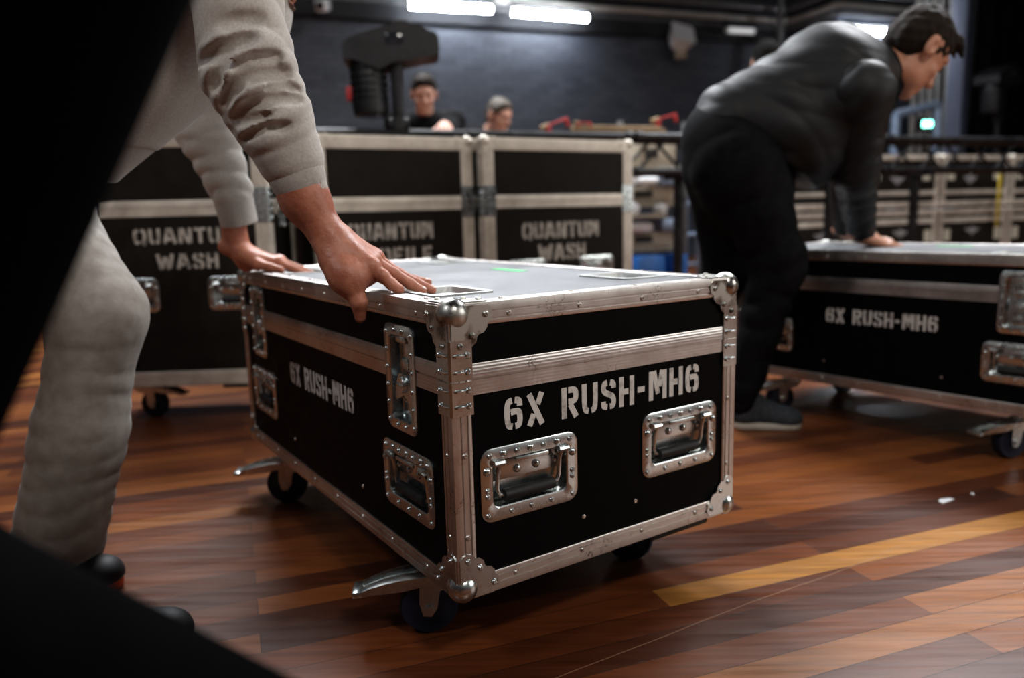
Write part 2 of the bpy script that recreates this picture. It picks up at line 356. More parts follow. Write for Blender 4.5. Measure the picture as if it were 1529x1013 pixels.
# ------------------------------------------------------------------ flight case hardware (meshes made once)
def handle_meshes(w, h, dark=False):
    ft = .022
    d = MB().loft([rr(w,h,.02,0), rr(w,h,.02,.0022), rr(w-.003,h-.003,.019,.003), rr(w-2*ft+.004,h-2*ft+.004,.012,.003), rr(w-2*ft,h-2*ft,.011,.0015), rr(w-2*ft-.004,h-2*ft-.004,.010,-.016), rr(w-2*ft-.010,h-2*ft-.010,.008,-.018)], None, True, False, True)
    I = Matrix()
    for k in range(7):
        x = -w/2+.016+(w-.032)*k/6; (d.dome if k % 2 else d.rivet)((x, h/2-.011, .003), I, .0062 if k % 2 else .005, .0042)
    for k in range(1, 4): d.rivet((-w/2+.016+(w-.032)*k/4, -h/2+.011, .003), I, .0045, .003)
    for sx in (-1, 1):
        d.dome((sx*(w/2-.011), h/2-.034, .003), I, .0068, .0048)
        for q in (-.5, -.05, .1): d.rivet((sx*(w/2-.011), -h/2+.012+(h-.05)*(q+.5), .003), I, .0045, .003)
    d.box((0, h/2-.024, .006), (w*.34, .006, .005), None, .0015)            # raised hinge tunnel
    for sx in (-1, 1): d.cyl((sx*(w/2-.040), h/2-.024, .0055), (sx*(w/2-.022), h/2-.024, .0055), .0052, 8)
    sp = MB().box((0, h/2-.042, -.012), (w-2*ft-.012, .030, .003), None, .001)
    for k in range(4): sp.dome((-(w-2*ft-.03)/2+(w-2*ft-.03)*k/3, h/2-.044, -.0105), I, .0068, .0055)
    x = w/2-.033; yb = -h/2+ft+.014
    bail = MB().tube([(-x+.012,h/2-.025,.005),(-x,h/2-.028,.003),(-x,h/2-.04,-.002),(-x,yb+.012,-.005),(-x+.004,yb+.003,-.005),(-x+.014,yb,-.005),(x-.014,yb,-.005),(x-.004,yb+.003,-.005),(x,yb+.012,-.005),(x,h/2-.04,-.002),(x,h/2-.028,.003),(x-.012,h/2-.025,.005)], .0036, 8)
    grip = MB().tube([(-x+.010,yb,-.005),(-x+.012,yb,-.005),(0,yb,-.005),(x-.012,yb,-.005),(x-.010,yb,-.005)], [.006,.0095,.0098,.0095,.006], 12)
    return d.mesh('recessed_handle'), sp.mesh('spring_plate'), bail.mesh('bail'), grip.mesh('rubber_grip')
def latch_meshes(w, h):
    ft = .019; I = Matrix()
    d = MB().loft([rr(w,h,.018,0), rr(w,h,.018,.004), rr(w-.003,h-.003,.017,.005), rr(w-2*ft+.004,h-2*ft+.004,.010,.005), rr(w-2*ft,h-2*ft,.009,.003), rr(w-2*ft-.003,h-2*ft-.003,.008,-.014), rr(w-2*ft-.008,h-2*ft-.008,.006,-.016)], None, True, False, True)
    for sx in (-1, 1):
        for k in range(6): d.rivet((sx*(w/2-.0095), -h/2+.014+(h-.028)*k/5, .005), I, .0046, .003)
    for sy in (-1, 1):
        for k in range(1, 3): d.rivet((-w/2+.012+(w-.024)*k/3, sy*(h/2-.0095), .005), I, .0046, .003)
    catch = MB().box((0, h*.27, -.010), (.036, .05, .006), None, .002)
    catch.box((0, h*.36, -.004), (.034, .012, .012), None, .003).box((0, h*.13, -.007), (.03, .018, .008), None, .002)
    wing = MB().wheel((0,-.010,-.004), (0,0,1), [(.001,.009),(.012,.009),(.014,.006),(.014,-.010)], 20)
    pts = [(-.024,-.022),(-.034,-.040),(-.028,-.052),(-.012,-.046),(0,-.040),(.012,-.046),(.028,-.052),(.034,-.040),(.024,-.022),(.014,-.006),(-.014,-.006)]
    wing.prism([(x, y+.012) for x, y in pts], -.008, -.0005); wing.box((0,-.010,.004), (.024,.005,.008), None, .0015)
    keep = MB().box((0,-h*.30,-.012), (.040,.040,.005), None, .002)
    for sx in (-1,1): keep.dome((sx*.011,-h*.22,-.0095), I, .0045, .003)
    return d.mesh('butterfly_latch'), catch.mesh('catch_plate'), wing.mesh('butterfly_wing'), keep.mesh('keeper_plate')
HANDLE, LATCH = handle_meshes(.184, .116), latch_meshes(.108, .176)
def put_handle(root, Mx, w=1):
    d = link('recessed_handle', HANDLE[0], M_STEEL, root, Mx)
    link('spring_plate', HANDLE[1], M_STEEL, d); link('bail', HANDLE[2], M_STEEL, d); link('rubber_grip', HANDLE[3], M_RUBBER, d); return d
def put_latch(root, Mx):
    d = link('butterfly_latch', LATCH[0], M_STEEL, root, Mx)
    link('catch_plate', LATCH[1], M_STEEL, d); link('butterfly_wing', LATCH[2], M_STEEL, d); link('keeper_plate', LATCH[3], M_STEEL, d); return d
# caster: swivel axis at the origin, top plate at z = 0, the wheel trails towards +x
CR = .050
def caster_meshes(h, brake=True):
    zc = CR-h; tr = .044
    plate = MB().box((0,0,-.004), (.095,.095,.008), None, .002).cyl((0,0,-.008), (0,0,-.026), .030, 20)
    fork = MB()
    for sy in (-1, 1):
        fork.prism([(-.028,-.024),(.022,-.024),(tr+.014,-.036),(tr+.016,zc+.012),(tr+.010,zc-.012),(tr-.004,zc-.014),(tr-.014,zc),(tr-.020,-.055),(-.012,-.044)], sy*.0245-.0022, sy*.0245+.0022, Matrix(((1,0,0,0),(0,0,1,0),(0,1,0,0),(0,0,0,1))))
    fork.box((-.003,0,-.025), (.05,.05,.005)); fork.cyl((tr,-.031,zc), (tr,.031,zc), .008, 10)
    wh = MB().wheel((tr,0,zc), (0,1,0), [(.008,-.019),(.030,-.019),(.034,-.017),(CR-.004,-.018),(CR,-.011),(CR,.011),(CR-.004,.018),(.034,.017),(.030,.019),(.008,.019)])
    ped = MB(); sec = lambda x, z, w, h_: [(x,-w/2,z-h_),(x,-w/2,z),(x,-w/2+.005,z+.002),(x,-w*.16,z+.002),(x,-w*.14,z-.003),(x,w*.14,z-.003),(x,w*.16,z+.002),(x,w/2-.005,z+.002),(x,w/2,z),(x,w/2,z-h_)]
    ped.loft([sec(tr-.022,-.026,.060,.012), sec(tr+.040,-.030,.060,.020), sec(tr+.072,-.036,.054,.018), sec(tr+.098,-.044,.048,.012), sec(tr+.112,-.050,.046,.009)])
    ped.box((tr+.118,0,-.055), (.020,.046,.011), None, .003); ped.cyl((tr+.010,-.031,-.036), (tr+.010,.031,-.036), .006, 10)
    return plate.mesh('caster_plate'), fork.mesh('fork'), wh.mesh('wheel'), ped.mesh('brake_pedal')
_cache = {}
def put_caster(root, x, y, h, yaw, brake):
    if h not in _cache: _cache[h] = caster_meshes(h)
    p, f, w, b_ = _cache[h]
    Mx = Matrix.Translation((x,y,h)) @ Matrix.Rotation(yaw,4,'Z')
    c = link('caster', p, M_STEEL, root, Mx); link('fork', f, M_STEEL, c); link('wheel', w, M_WHEEL, c)
    if brake: link('brake_pedal', b_, M_STEEL, c)

def flight_case(label, loc, rz, W, Ld, H, zb, band, panel, paint, faces, group, top=None, casters=True, ew=.030, hexmat=None, yaw=None, braces=True, dishes=True, tape=False, low=False, name='flight_case'):
    """faces: {'front'|'left'|'right'|'back': dict(handles=[(a,b)], latches=[(a,b)], text=[(s,a0,a1,b0,b1)], screws=[(a,b)])}"""
    root = thing(name, label, 'flight case', loc, rz, group)
    F = {'front': (frame(V(0,0,zb), V(1,0,0), V(0,0,1), V(0,-1,0)), W), 'left': (frame(V(0,Ld,zb), V(0,-1,0), V(0,0,1), V(-1,0,0)), Ld),
         'right': (frame(V(W,0,zb), V(0,1,0), V(0,0,1), V(1,0,0)), Ld), 'back': (frame(V(W,Ld,zb), V(-1,0,0), V(0,0,1), V(0,1,0)), W)}
    Mtop = frame(V(0,0,zb+H), V(1,0,0), V(0,1,0), V(0,0,1))
    def panel_grid(mb, w0, w1, h0, h1, holes, Mx):
        xs = sorted({w0, w1, *[q for h_ in holes for q in (h_[0], h_[1]) if w0 < q < w1]}); ys = sorted({h0, h1, *[q for h_ in holes for q in (h_[2], h_[3]) if h0 < q < h1]})
        for xa, xb in zip(xs, xs[1:]):
            for ya, yb in zip(ys, ys[1:]):
                cx, cy = (xa+xb)/2, (ya+yb)/2
                if any(h_[0] < cx < h_[1] and h_[2] < cy < h_[3] for h_ in holes): continue
                mb.add([(xa,ya,0),(xb,ya,0),(xb,yb,0),(xa,yb,0)], [(0,1,2,3)], Mx)
    split = (band[0]+band[1])/2
    lower, lid = MB(), MB()
    for fn, (Mx, w) in F.items():
        s = faces.get(fn, {})
        holes = [(a-.074, a+.074, b_-.04, b_+.04) for a, b_ in s.get('handles', [])]+[(a-.038, a+.038, b_-.072, b_+.072) for a, b_ in s.get('latches', [])]
        panel_grid(lower, 0, w, 0, split-.0006, holes, Mx); panel_grid(lid, 0, w, split+.0006, H, holes, Mx)
        if s.get('screws'):
            for a, b_ in s['screws']: obj('screw_head', MB().rivet((a, b_, 0), Mx, .0042, .0012), M_RIVET, root)
        for a, b_ in s.get('handles', []): put_handle(root, Mx @ Matrix.Translation((a, b_, 0)))
        for a, b_ in s.get('latches', []): put_latch(root, Mx @ Matrix.Translation((a, b_, 0)))
        for q in s.get('text', []):
            for mb_ in lettering(*q[:5], stroke=q[5] if len(q) > 5 else .2): obj('stencil_lettering', mb_, paint, root, Mx, 0)
        for a, b_, lw, lh in s.get('plates', []): obj('label_plate', MB().box((0,0,.001), (lw,lh,.002)), M_LABEL, root, Mx @ Matrix.Translation((a,b_,0)))
        for a, b_, lw, lh in s.get('marks', []):
            obj('worn_emblem', MB().prism([(-lw*.5,lh*.3),(-lw*.2,lh*.2),(0,lh*.5),(lw*.2,lh*.2),(lw*.5,lh*.3),(lw*.3,-lh*.1),(lw*.1,-lh*.25),(0,-lh*.5),(-lw*.1,-lh*.25),(-lw*.3,-lh*.1)], 0, .0008, Mx @ Matrix.Translation((a,b_,0))), M_EMBLEM, root)
        # closing band, interrupted by the latches
        bm_ = MB(); cuts = [ew*.5]+[q for a, b_ in sorted(s.get('latches', [])) for q in (a-.052, a+.052)]+[w-ew*.5]
        hh = (band[1]-band[0])
        for xa, xb in zip(cuts[0::2], cuts[1::2]):
            prof = [(0,0),(0,.0026),(hh*.46,.0026),(hh*.485,.0008),(hh*.515,.0008),(hh*.54,.0034),(hh*.97,.0034),(hh,.0028),(hh,0)]
            bm_.loft([[(xa,band[0]+y,z) for y, z in prof], [(xb,band[0]+y,z) for y, z in prof]], Mx)
        obj('closing_band', bm_, M_ALU_OLD if low else M_BAND, root)
    lower.add([(0,0,zb),(W,0,zb),(W,Ld,zb),(0,Ld,zb)], [(0,1,2,3)]); obj('case_body', lower, panel, root, None, 0)
    obj('case_lid', lid, panel, root, None, 0)
    dl_ = []
    if dishes: dl_ = [(.100,.195,.115,.145), (W-.100,.195,.115,.145), (.100,Ld-.195,.115,.145), (W-.100,Ld-.195,.115,.145)]
    tp = MB(); panel_grid(tp, 0, W, 0, Ld, [(x-w_/2+.008, x+w_/2-.008, y-h_/2+.008, y+h_/2-.008) for x, y, w_, h_ in dl_], Mtop)
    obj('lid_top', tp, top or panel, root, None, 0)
    for x, y, w_, h_ in dl_:
        dm = MB().loft([rr(w_,h_,.012,0), rr(w_,h_,.012,.003), rr(w_-.02,h_-.02,.01,.003), rr(w_-.022,h_-.022,.01,.001), rr(w_-.026,h_-.026,.02,-.008)], Mtop @ Matrix.Translation((x,y,0)), True, False, True)
        obj('caster_dish', dm, M_DISH, root)
    if tape: obj('tape_strip', MB().box((.452,.53,.0006), (.026,.12,.0008), Mtop @ Matrix.Rotation(0,4,'Z')), M_GREEN, root)
    # edge extrusions
    cs = {}
    th = .0035
    def edge(A, B, n1, n2, w1, nrv, rv1=True, rv2=True):
        A, B, n1, n2 = V(*A), V(*B), V(*n1), V(*n2)
        legp = [(w1,0),(w1,th*.7),(w1-.002,th),(w1*.80,th),(w1*.78,th*.45),(w1*.70,th*.45),(w1*.68,th),(w1*.42,th),(w1*.40,th*.5),(w1*.33,th*.5),(w1*.31,th),(.003,th)]
        ring = lambda c: [c-n2*s_+n1*h_ for s_, h_ in legp]+[c+n1*th*.8+n2*th*.8]+[c-n1*s_+n2*h_ for s_, h_ in reversed(legp)]
        mb = MB().loft([ring(A), ring(B)], None, False, False, False)
        d = (B-A)
        for (na, nb, on) in ((n1, n2, rv1), (n2, n1, rv2)):
            if not on: continue
            for k in range(nrv):
                p = A+d*((k+.75)/(nrv+.5))-nb*(w1*.55)+na*th*.6
                mb.rivet((0,0,0), frame(p, d.normalized(), na.cross(d.normalized()), na), .0052, .0034)
        obj('edge_extrusion', mb, M_ALU_OLD if low else M_ALU_SCR, root)
    X, Y, Z = (1,0,0), (0,1,0), (0,0,1); nX, nY, nZ = (-1,0,0), (0,-1,0), (0,0,-1)
    zt = zb+H; nw, nl_, nh = max(3, int(W/.13)), max(3, int(Ld/.125)), max(2, int(H/.14))
    for z_, nz_ in ((zb, nZ), (zt, Z)):
        edge((0,0,z_), (W,0,z_), nY, nz_, ew, nw); edge((0,Ld,z_), (W,Ld,z_), Y, nz_, ew, nw)
        edge((0,0,z_), (0,Ld,z_), nX, nz_, ew, nl_); edge((W,0,z_), (W,Ld,z_), X, nz_, ew, nl_)
    for x_, nx_ in ((0, nX), (W, X)):
        for y_, ny_ in ((0, nY), (Ld, Y)): edge((x_,y_,zb), (x_,y_,zt), nx_, ny_, ew, nh)
    # ball corners and hinged braces
    lobe = [(.010,.010),(.014,0),(.062,0),(.068,.006),(.070,.014),(.067,.023),(.061,.027),(.060,.034),(.054,.041),(.046,.043),(.043,.046),(.041,.054),(.034,.060),(.027,.061),(.023,.067),(.014,.070),(.006,.068),(0,.062),(0,.014)]
    for sx in (0, 1):
        for sy in (0, 1):
            for sz in (0, 1):
                c = V(sx*W, sy*Ld, zb+sz*H); o3 = (V(1 if sx else -1,0,0), V(0,1 if sy else -1,0), V(0,0,1 if sz else -1))
                mb = MB(); k_ = 1.0
                mb.ball(c-sum(o3, V(0,0,0))*.0125, .0245, None, 20, 14)
                for i in range(3):
                    n_, a_, b_ = o3[i], -o3[(i+1)%3], -o3[(i+2)%3]
                    Mf = frame(c+n_*.0036, a_, b_, n_); mb.prism(lobe, -.001, .0016, Mf)
                    for p in ((.058,.014),(.044,.034),(.014,.058)): mb.rivet((p[0],p[1],.0016), Mf, .0050, .0034)
                obj('ball_corner', mb, M_ALU_OLD if low else M_BALL if sz else M_STEEL, root)
            if braces:
                c = V(sx*W, sy*Ld, zb); ox, oy = V(1 if sx else -1,0,0), V(0,1 if sy else -1,0); mb = MB()
                z0, z1 = band[0]-.028, band[1]+.036; w_ = ew+.003; h_ = .0052
                for za, zz in ((z0, split-.001), (split+.001, z1)):
                    ring = lambda z: [c+V(0,0,z)+p for p in (-ox*w_+oy*.0, -ox*w_+oy*h_, ox*h_*.4+oy*h_, ox*h_+oy*h_*.4, ox*h_-oy*w_, -oy*w_, )]
                    mb.loft([ring(za), ring(zz)])
                for z in (z0+.014, split-.014, split+.013, z1-.022):
                    for n_, a_ in ((oy, -ox), (ox, -oy)):
                        Mf = frame(c+V(0,0,z)+n_*h_, a_, V(0,0,1), n_)
                        mb.tube([(.002,0,-.001),(.005,0,.002),(.018,0,.002),(.021,0,-.001)], .0022, 6, Mf); mb.rivet((.025,0,0), Mf, .0052, .0036)
                obj('corner_brace', mb, M_STEEL, root)
    if casters:
        yw = (PI-rz) if yaw is None else yaw
        for i, (x, y) in enumerate(((.072,.150), (W-.075,.140), (.068,Ld-.195), (W-.085,Ld-.19))):
            put_caster(root, x, y, zb, yw+(.1,-.25,.05,.3)[i], i in (0,2))
        [obj('runner', MB().box((W-.13,y_,zb-.009), (.15,.03,.018), None, .005), M_RUBBER, root) for y_ in (.02, Ld-.02)]
    return root

Wm, Lm, Hm, ZB = .6, 1.108, .4434, .137
TXT = '6X RUSH-MH6'
sh = dict(handles=[(.134,.166),(.461,.166)], text=[(TXT,.088,.508,.246,.297,.2)], screws=[(.24,.072),(.355,.072)])
lg = dict(handles=[(.148,.150),(Lm-.157,.142)], latches=[(.143,.325),(Lm-.162,.314)], text=[(TXT,.362,.730,.209,.258,.2)], screws=[(.36,.075),(.75,.075)])
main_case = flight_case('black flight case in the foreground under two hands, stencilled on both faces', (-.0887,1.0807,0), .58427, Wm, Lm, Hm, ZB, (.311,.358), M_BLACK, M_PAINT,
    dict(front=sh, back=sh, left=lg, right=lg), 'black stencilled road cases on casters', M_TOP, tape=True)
case2 = copy_tree(main_case)
case2.location = (1.4518,1.9220,0); case2.rotation_euler = (0,0,.66118); case2.scale = (.94,.94,.97)
case2['label'] = 'black flight case beside the man in black, his hand flat on its lid'

QH = .86
def qcase(label, a, ang, W, Ld, lines, h1=None):
    tx = []
    for s, x0, x1, b0, b1 in lines: tx.append((s, x0, x1, b0, b1, .24))
    f = dict(text=tx, handles=[(W/2-.175,.318),(W/2+.175,.318)])
    sd = dict(latches=[(Ld/2,.62)], handles=[(Ld/2,.318)])
    return flight_case(label, (a[0],a[1],0), ang, W, Ld, QH, .145, (.585,.638), M_BROWNBLK, M_PAINT_OLD, dict(front=f, back=f, left=sd, right=sd), 'tall faded black cases along the back', M_BROWNBLK, ew=.048, dishes=False, low=True, yaw=-.3)
a29 = math.radians(29.1); a33 = math.radians(32.8); a3 = math.radians(2.7)
qcase('tall faded black case behind the grey sweater sleeve, two-line stencil, latch handles', (-1.435,2.640), a3, .615, .36, [('QUANTUM',.155,.505,.492,.545), ('WASH',.225,.435,.405,.458)])
qcase('tall faded black case between its twins, second stencil line half hidden by the near lid', (-.695,2.812), a29, .633, .50, [('QUANTUM',.115,.455,.478,.542), ('PROFILE',.120,.450,.385,.448)])
qcase('tall faded black case at the right end of the back row, past a narrow gap', (-.096,3.088), math.radians(29.6), .735, .48, [('QUANTUM',.172,.555,.458,.526), ('WASH',.248,.485,.366,.434)])

# ------------------------------------------------------------------ the room
def quad_uv(name, p0, p1, z0, z1, m):
    me = bpy.data.meshes.new(name); w = (V(*p1)-V(*p0)).length
    me.from_pydata([(p0[0],p0[1],z0),(p1[0],p1[1],z0),(p1[0],p1[1],z1),(p0[0],p0[1],z1)], [], [(0,1,2,3)]); uv = me.uv_layers.new()
    for i, c in enumerate(((0,z0),(w,z0),(w,z1),(0,z1))): uv.data[i].uv = c
    o = link(name, me, m); tag(o, None, None, None, 'structure'); return o
a20 = math.radians(20); rd = V(math.cos(a20), math.sin(a20), 0); rn = V(-math.sin(a20), math.cos(a20), 0)
fl = MB().box((1,6,-.05), (26,30,.1)); tag(obj('floor', fl, M_FLOOR, None, None, 0), kind='structure')
HW = 6.5
wp = lambda t_, s_=0: V(0,10.7,0)+rd*t_-rn*s_
quad_uv('wall_back', wp(-9)[:2], wp(4.6)[:2], 0, HW, M_BRICK); quad_uv('wall_jog', wp(4.6)[:2], wp(4.6,1.0)[:2], 0, HW, M_BRICK); quad_uv('wall_alcove', wp(4.6,1.0)[:2], wp(12,1.0)[:2], 0, HW, M_BRICK)
quad_uv('wall_left', (wp(-9)-rn*14)[:2], wp(-9)[:2], 0, HW, M_WALLDK); quad_uv('wall_right', wp(11,1.0)[:2], (wp(11)-rn*15)[:2], 0, HW, M_WALLDK)
tag(obj('ceiling', MB().box((1,6,HW+.05), (26,30,.1)), M_WALLDK, None, None, 0), kind='structure')

def pipe(label, pts, r, m=None, name='conduit_pipe', group=None, cat='pipe'):
    mb = MB().tube(pts, r, 10); o = obj(name, mb, m or M_PIPE); return tag(o, label, cat, group)
def wz(t_, z, s_=.15): p = wp(t_, s_); p.z = z; return p
def run(z, s_, r, label, m=None):
    pipe(label, [wz(-8.5,z,s_), wz(4.55-s_,z,s_), wz(4.6-s_,z,s_+.06), wz(4.6-s_,z,1.0+s_-.05), wz(4.66-s_,z,1.0+s_), wz(10.5,z,1.0+s_)], r, m)
zp = lambda py, s_: at_wall(1000, py, 10.7-s_).z
run(zp(20,.12), .12, .046, 'pale grey pipe bending round the wall corner, thickest of the wall pipes', M_PIPEL)
run(zp(32,.06), .06, .034, 'thin lowest pipe along the back wall, just above the dark shade strip', M_PIPE)
run(zp(1,.30), .30, .050, 'topmost pipe in view along the back wall', M_PIPE)
o = MB().box((0,0,0), (13.4,.10,.20)); o = obj('wall_shade_1', o, M_WALLDK, None, frame(wz(-2.2,zp(46,.055),.055), rd, rn, V(0,0,1))); tag(o, kind='structure')  # dark strip put where the trunking's shadow falls on the wall
pv = at_wall(1165,40,10.2); pipe('thin vertical pipe on the wall above the bent man\'s back', [(pv.x,pv.y,2.6),(pv.x,pv.y,HW)], .045, M_PIPE, 'vertical_pipe')

def tube_light(name, label, pa, pb, m, r=.043, group=None):
    pa, pb = Vector(pa), Vector(pb); d = (pb-pa).normalized()
    root = thing(name, label, 'light', (pa+pb)/2, 0, group)
    c = (pa+pb)/2; n = V(0,0,1); s_ = d.cross(n)
    hb = MB().box((0,.0,.085), ((pb-pa).length+.06,.09,.05), frame(V(0,0,0), d, -s_, n)); obj('housing', hb, M_WALLDK, root)
    obj('tube', MB().cyl(pa-c, pb-c, r, 14), m, root)
    for e in (pa, pb): obj('end_cap', MB().cyl(e-c-d*.02*(1 if e == pa else -1), e-c, r*1.05, 14), M_WHITEP, root)
    return root
tube_light('tube_light', 'left lit fluorescent tube of the pair on the brick wall', at_wall(611,7,10.26), at_wall(733,14,10.26), M_TUBE, group='wall tube lights')
tube_light('tube_light', 'right lit fluorescent tube of the pair on the brick wall', at_wall(764,18,10.26), at_wall(876,27,10.26), M_TUBE, group='wall tube lights')
tube_light('tube_light', 'lit fluorescent tube behind the bent man\'s neck', at_wall(1255,44,9.45), at_wall(1345,50,9.45), M_TUBE, group='wall tube lights')
tube_light('tube_light', 'small unlit tube fitting high on the wall', at_wall(1086,45,10.45), at_wall(1124,47,10.45), M_TUBEDIM, .04, group='wall tube lights')
p = at_wall(1016,57,10.3)
fl_ = thing('floodlight', 'white tilted lamp on the wall beside the unlit tube', 'lamp', p)
obj('lamp_body', MB().loft([rr(.24,.26,.04,-.10), rr(.34,.34,.05,.10)], Matrix.Rotation(.9,4,'X') @ Matrix.Rotation(.3,4,'Y')), M_WHITEP, fl_); obj('bracket', MB().box((.02,.05,-.20), (.16,.12,.14), None, .02), M_BEIGE, fl_)
p = at_wall(482,8,10.2)
cm = thing('wall_camera', 'small pale camera on the wall just past the bearded chin', 'camera', p)
obj('camera_body', MB().box((0,0,0), (.14,.24,.13), Matrix.Rotation(.3,4,'X'), .02), M_WHITEP, cm); obj('mount_arm', MB().cyl((0,.08,0), (.02,.30,.1), .025, 8), M_PIPE, cm); obj('camera_lens', MB().cyl((0,-.12,-.03), (0,-.15,-.04), .045, 12), M_LENS, cm)

# pipes, column and drape at the right
labs = ['leftmost of the pale upright pipes beside the blue-grey column', 'second pale upright pipe, counted from the left', 'third pale upright pipe, in the middle of the row', 'fourth pale upright pipe, counted from the left', 'rightmost of the pale upright pipes, against the blue-grey column']
for lab, x in zip(labs, (1362, 1374, 1385.5, 1397, 1410)):
    p = at_wall(x, 200, 8.9); pipe(lab, [(p.x,p.y,0),(p.x,p.y,HW)], .036, M_PIPEL, 'upright_pipe', 'upright pipes')
p = at_wall(1431, 200, 8.3); tag(obj('column', MB().box((0,0,HW/2), (.24,.24,HW), None, .01), M_COL, None, Matrix.Translation((p.x,p.y,0)) @ Matrix.Rotation(a20,4,'Z')), kind='structure')
p0 = at_wall(1447, 200, 7.6); ring = []
dm = MB(); n_ = 90; rows = [0.02, 3.0, HW-.05]
dm.loft([[V(p0.x,p0.y,0)+rd*(i*.035)+rn*(.06*math.sin(i*.9)+.03*math.sin(i*2.3)) + V(0,0,z) for i in range(n_)] for z in rows], None, False, False, False)
tag(obj('stage_drape', dm, M_DRAPE), 'black stage drape hanging beyond the blue-grey column', 'drape')
# exit lamp and guard frame
p = at_wall(1386, 185, 8.78)
ex = thing('exit_sign', 'small glowing green exit lamp in front of the upright pipes', 'exit sign', p)
obj('lamp_housing', MB().box((0,.03,0), (.30,.05,.15), None, .01), M_FIXT, ex)
for dx in (-.042, .042): obj('lit_face', MB().box((dx,0,0), (.07,.012,.075), None, .005), M_EXIT, ex)
gf = thing('guard_frame', 'pale blue metal frame standing past the bent man\'s collar', 'frame', (0,0,0))
q = [at_wall(1334,222,7.4), at_wall(1338,172,7.4), at_wall(1400,156,7.4), at_wall(1402,222,7.4)]
for a_, b_ in ((0,1),(1,2),(2,3)): obj('rail', MB().cyl(q[a_] if q[a_].z > 1.35 else V(q[a_].x,q[a_].y,0), q[b_] if b_ != 3 else V(q[3].x,q[3].y,0), .05, 10), M_BLUEMET, gf)

# ------------------------------------------------------------------ truss
def truss(label, t0, t1, D=4.2, zt=1.12, zl=.925):
    base = V(0,D,0)+rd*t0; root = thing('box_truss', label, 'truss', base, a20, 'black box truss sections')
    Lt = t1-t0; dep = .20
    for nm, y, z, r in (('top_chord',0,zt,.024),('top_chord',dep,zt,.024),('bottom_chord',0,zl,.020),('bottom_chord',dep,zl,.020)): obj(nm, MB().cyl((0.01,y,z), (Lt-.01,y,z), r, 12), M_TRUSSB, root)
    n = max(2, int(round(Lt/.24)))
    for y in (0, dep):
        for k in range(n):
            a_, b_ = Lt*k/n, Lt*(k+1)/n
            obj('brace', MB().cyl((a_+.01,y,zt if k%2 else zl), (b_-.01,y,zl if k%2 else zt), .010, 8), M_TRUSSB, root)
    for k in range(0, n+1, 2):
        for z in (zt, zl): obj('cross_tube', MB().cyl((min(max(Lt*k/n,.03),Lt-.03),0,z), (min(max(Lt*k/n,.03),Lt-.03),dep,z), .010, 8), M_TRUSSB, root)
    for x in (.02, Lt-.02):
        for y in (0, dep):
            for z in (zt, zl): obj('coupler', MB().cyl((x-.02,y,z), (x+.02,y,z), .032, 12), M_TRUSSB, root)
    for x in (.35, Lt-.35):
        st = MB().cyl((x,.1,zl-.03), (x,.1,.02), .03, 10).box((x,.1,.01), (.3,.3,.02)).box((x,.1,zl-.028), (.06,.26,.02)); obj('stand', st, M_TRUSSB, root)
    return root
truss('black box truss behind the tall cases, carrying the moving head lamp', -1.5, .75)
truss('black box truss behind the bent man\'s hips, timber lying on it', .77, 2.6)
truss('black box truss at the far right, in front of the stacked cases', 2.62, 4.5)

# moving head lamp
def moving_head(name, label, p, s=1.0, rz=0):
    r_ = thing(name, label, 'stage light', p, rz); I = Matrix.Scale(s,4)
    # p = clamp on the truss tube; the lamp rises above it
    cl = MB().loft([rr(.06,.07,.012,-.03), rr(.06,.07,.012,.06)], I).cyl((-.05*s,0,.0), (.05*s,0,0), .034*s, 12); obj('clamp', cl, M_FIXT, r_)
    arm = MB().loft([rr(.055,.09,.02,.05), rr(.06,.10,.02,.20), rr(.07,.12,.025,.34)], I); obj('yoke_arm', arm, M_FIXT, r_)
    base = MB().loft([[(-.25,-.10,.30),(-.25,-.10,.37),(-.22,-.10,.40),(.02,-.10,.475),(.05,-.10,.478),(.17,-.10,.43),(.20,-.10,.42),(.215,-.10,.40),(.215,-.10,.33),(.19,-.10,.315),(-.01,-.10,.285),(-.08,-.10,.25),(-.20,-.10,.30)], [(x,.12,z) for x, z in ((-.25,.30),(-.25,.37),(-.22,.40),(.02,.475),(.05,.478),(.17,.43),(.20,.42),(.215,.40),(.215,.33),(.19,.315),(-.01,.285),(-.08,.25),(-.20,.30))]], Matrix.Translation((0,0,0)) @ I)
    bo = obj('base_box', base, M_FIXT, r_)
    obj('display', MB().box((.0,-.103,.395), (.08,.006,.05), I @ Matrix.Rotation(0,4,'Y'), .004), M_LENS, bo)
    head = MB().tube([(-.13,0,-.0+.04),(-.13,0,.05),(-.135,0,.09),(-.14,0,.22),(-.15,0,.33),(-.15,0,.36)], [.075,.088,.092,.088,.08,.06], 18, I); ho = obj('lamp_head', head, M_FIXT, r_)
    for k in range(5): obj('cooling_fin', MB().tube([(-.137,0,.12+.035*k),(-.137,0,.128+.035*k)], .096, 18, I), M_TRUSSB, ho)
    obj('front_lens', MB().tube([(-.13,0,.036),(-.13,0,.041)], .07, 18, I), M_LENS, ho); obj('red_tag', MB().box((-.235,-.02,.15), (.03,.03,.07), I, .008), M_RED, r_)
    return r_
pc = V(0,4.2,1.165)+rd*(-.575)
moving_head('moving_head_light', 'black moving head stage lamp clamped on the truss', pc, 1.0, .1)
obj_led = tag(obj('truss_clip', MB().box((0,0,0), (.036,.03,.036), None, .008), M_LED, None, Matrix.Translation(V(0,4.16,1.085)+rd*(-.49))), 'tiny bright green clip on the truss below the stage lamp', 'clip')
p = at_wall(1492,150,6.9)
mh2 = moving_head('moving_head_light', 'dim grey stage lamp in the dark by the drape', (p.x,p.y,p.z-.2), 1.2, .6)
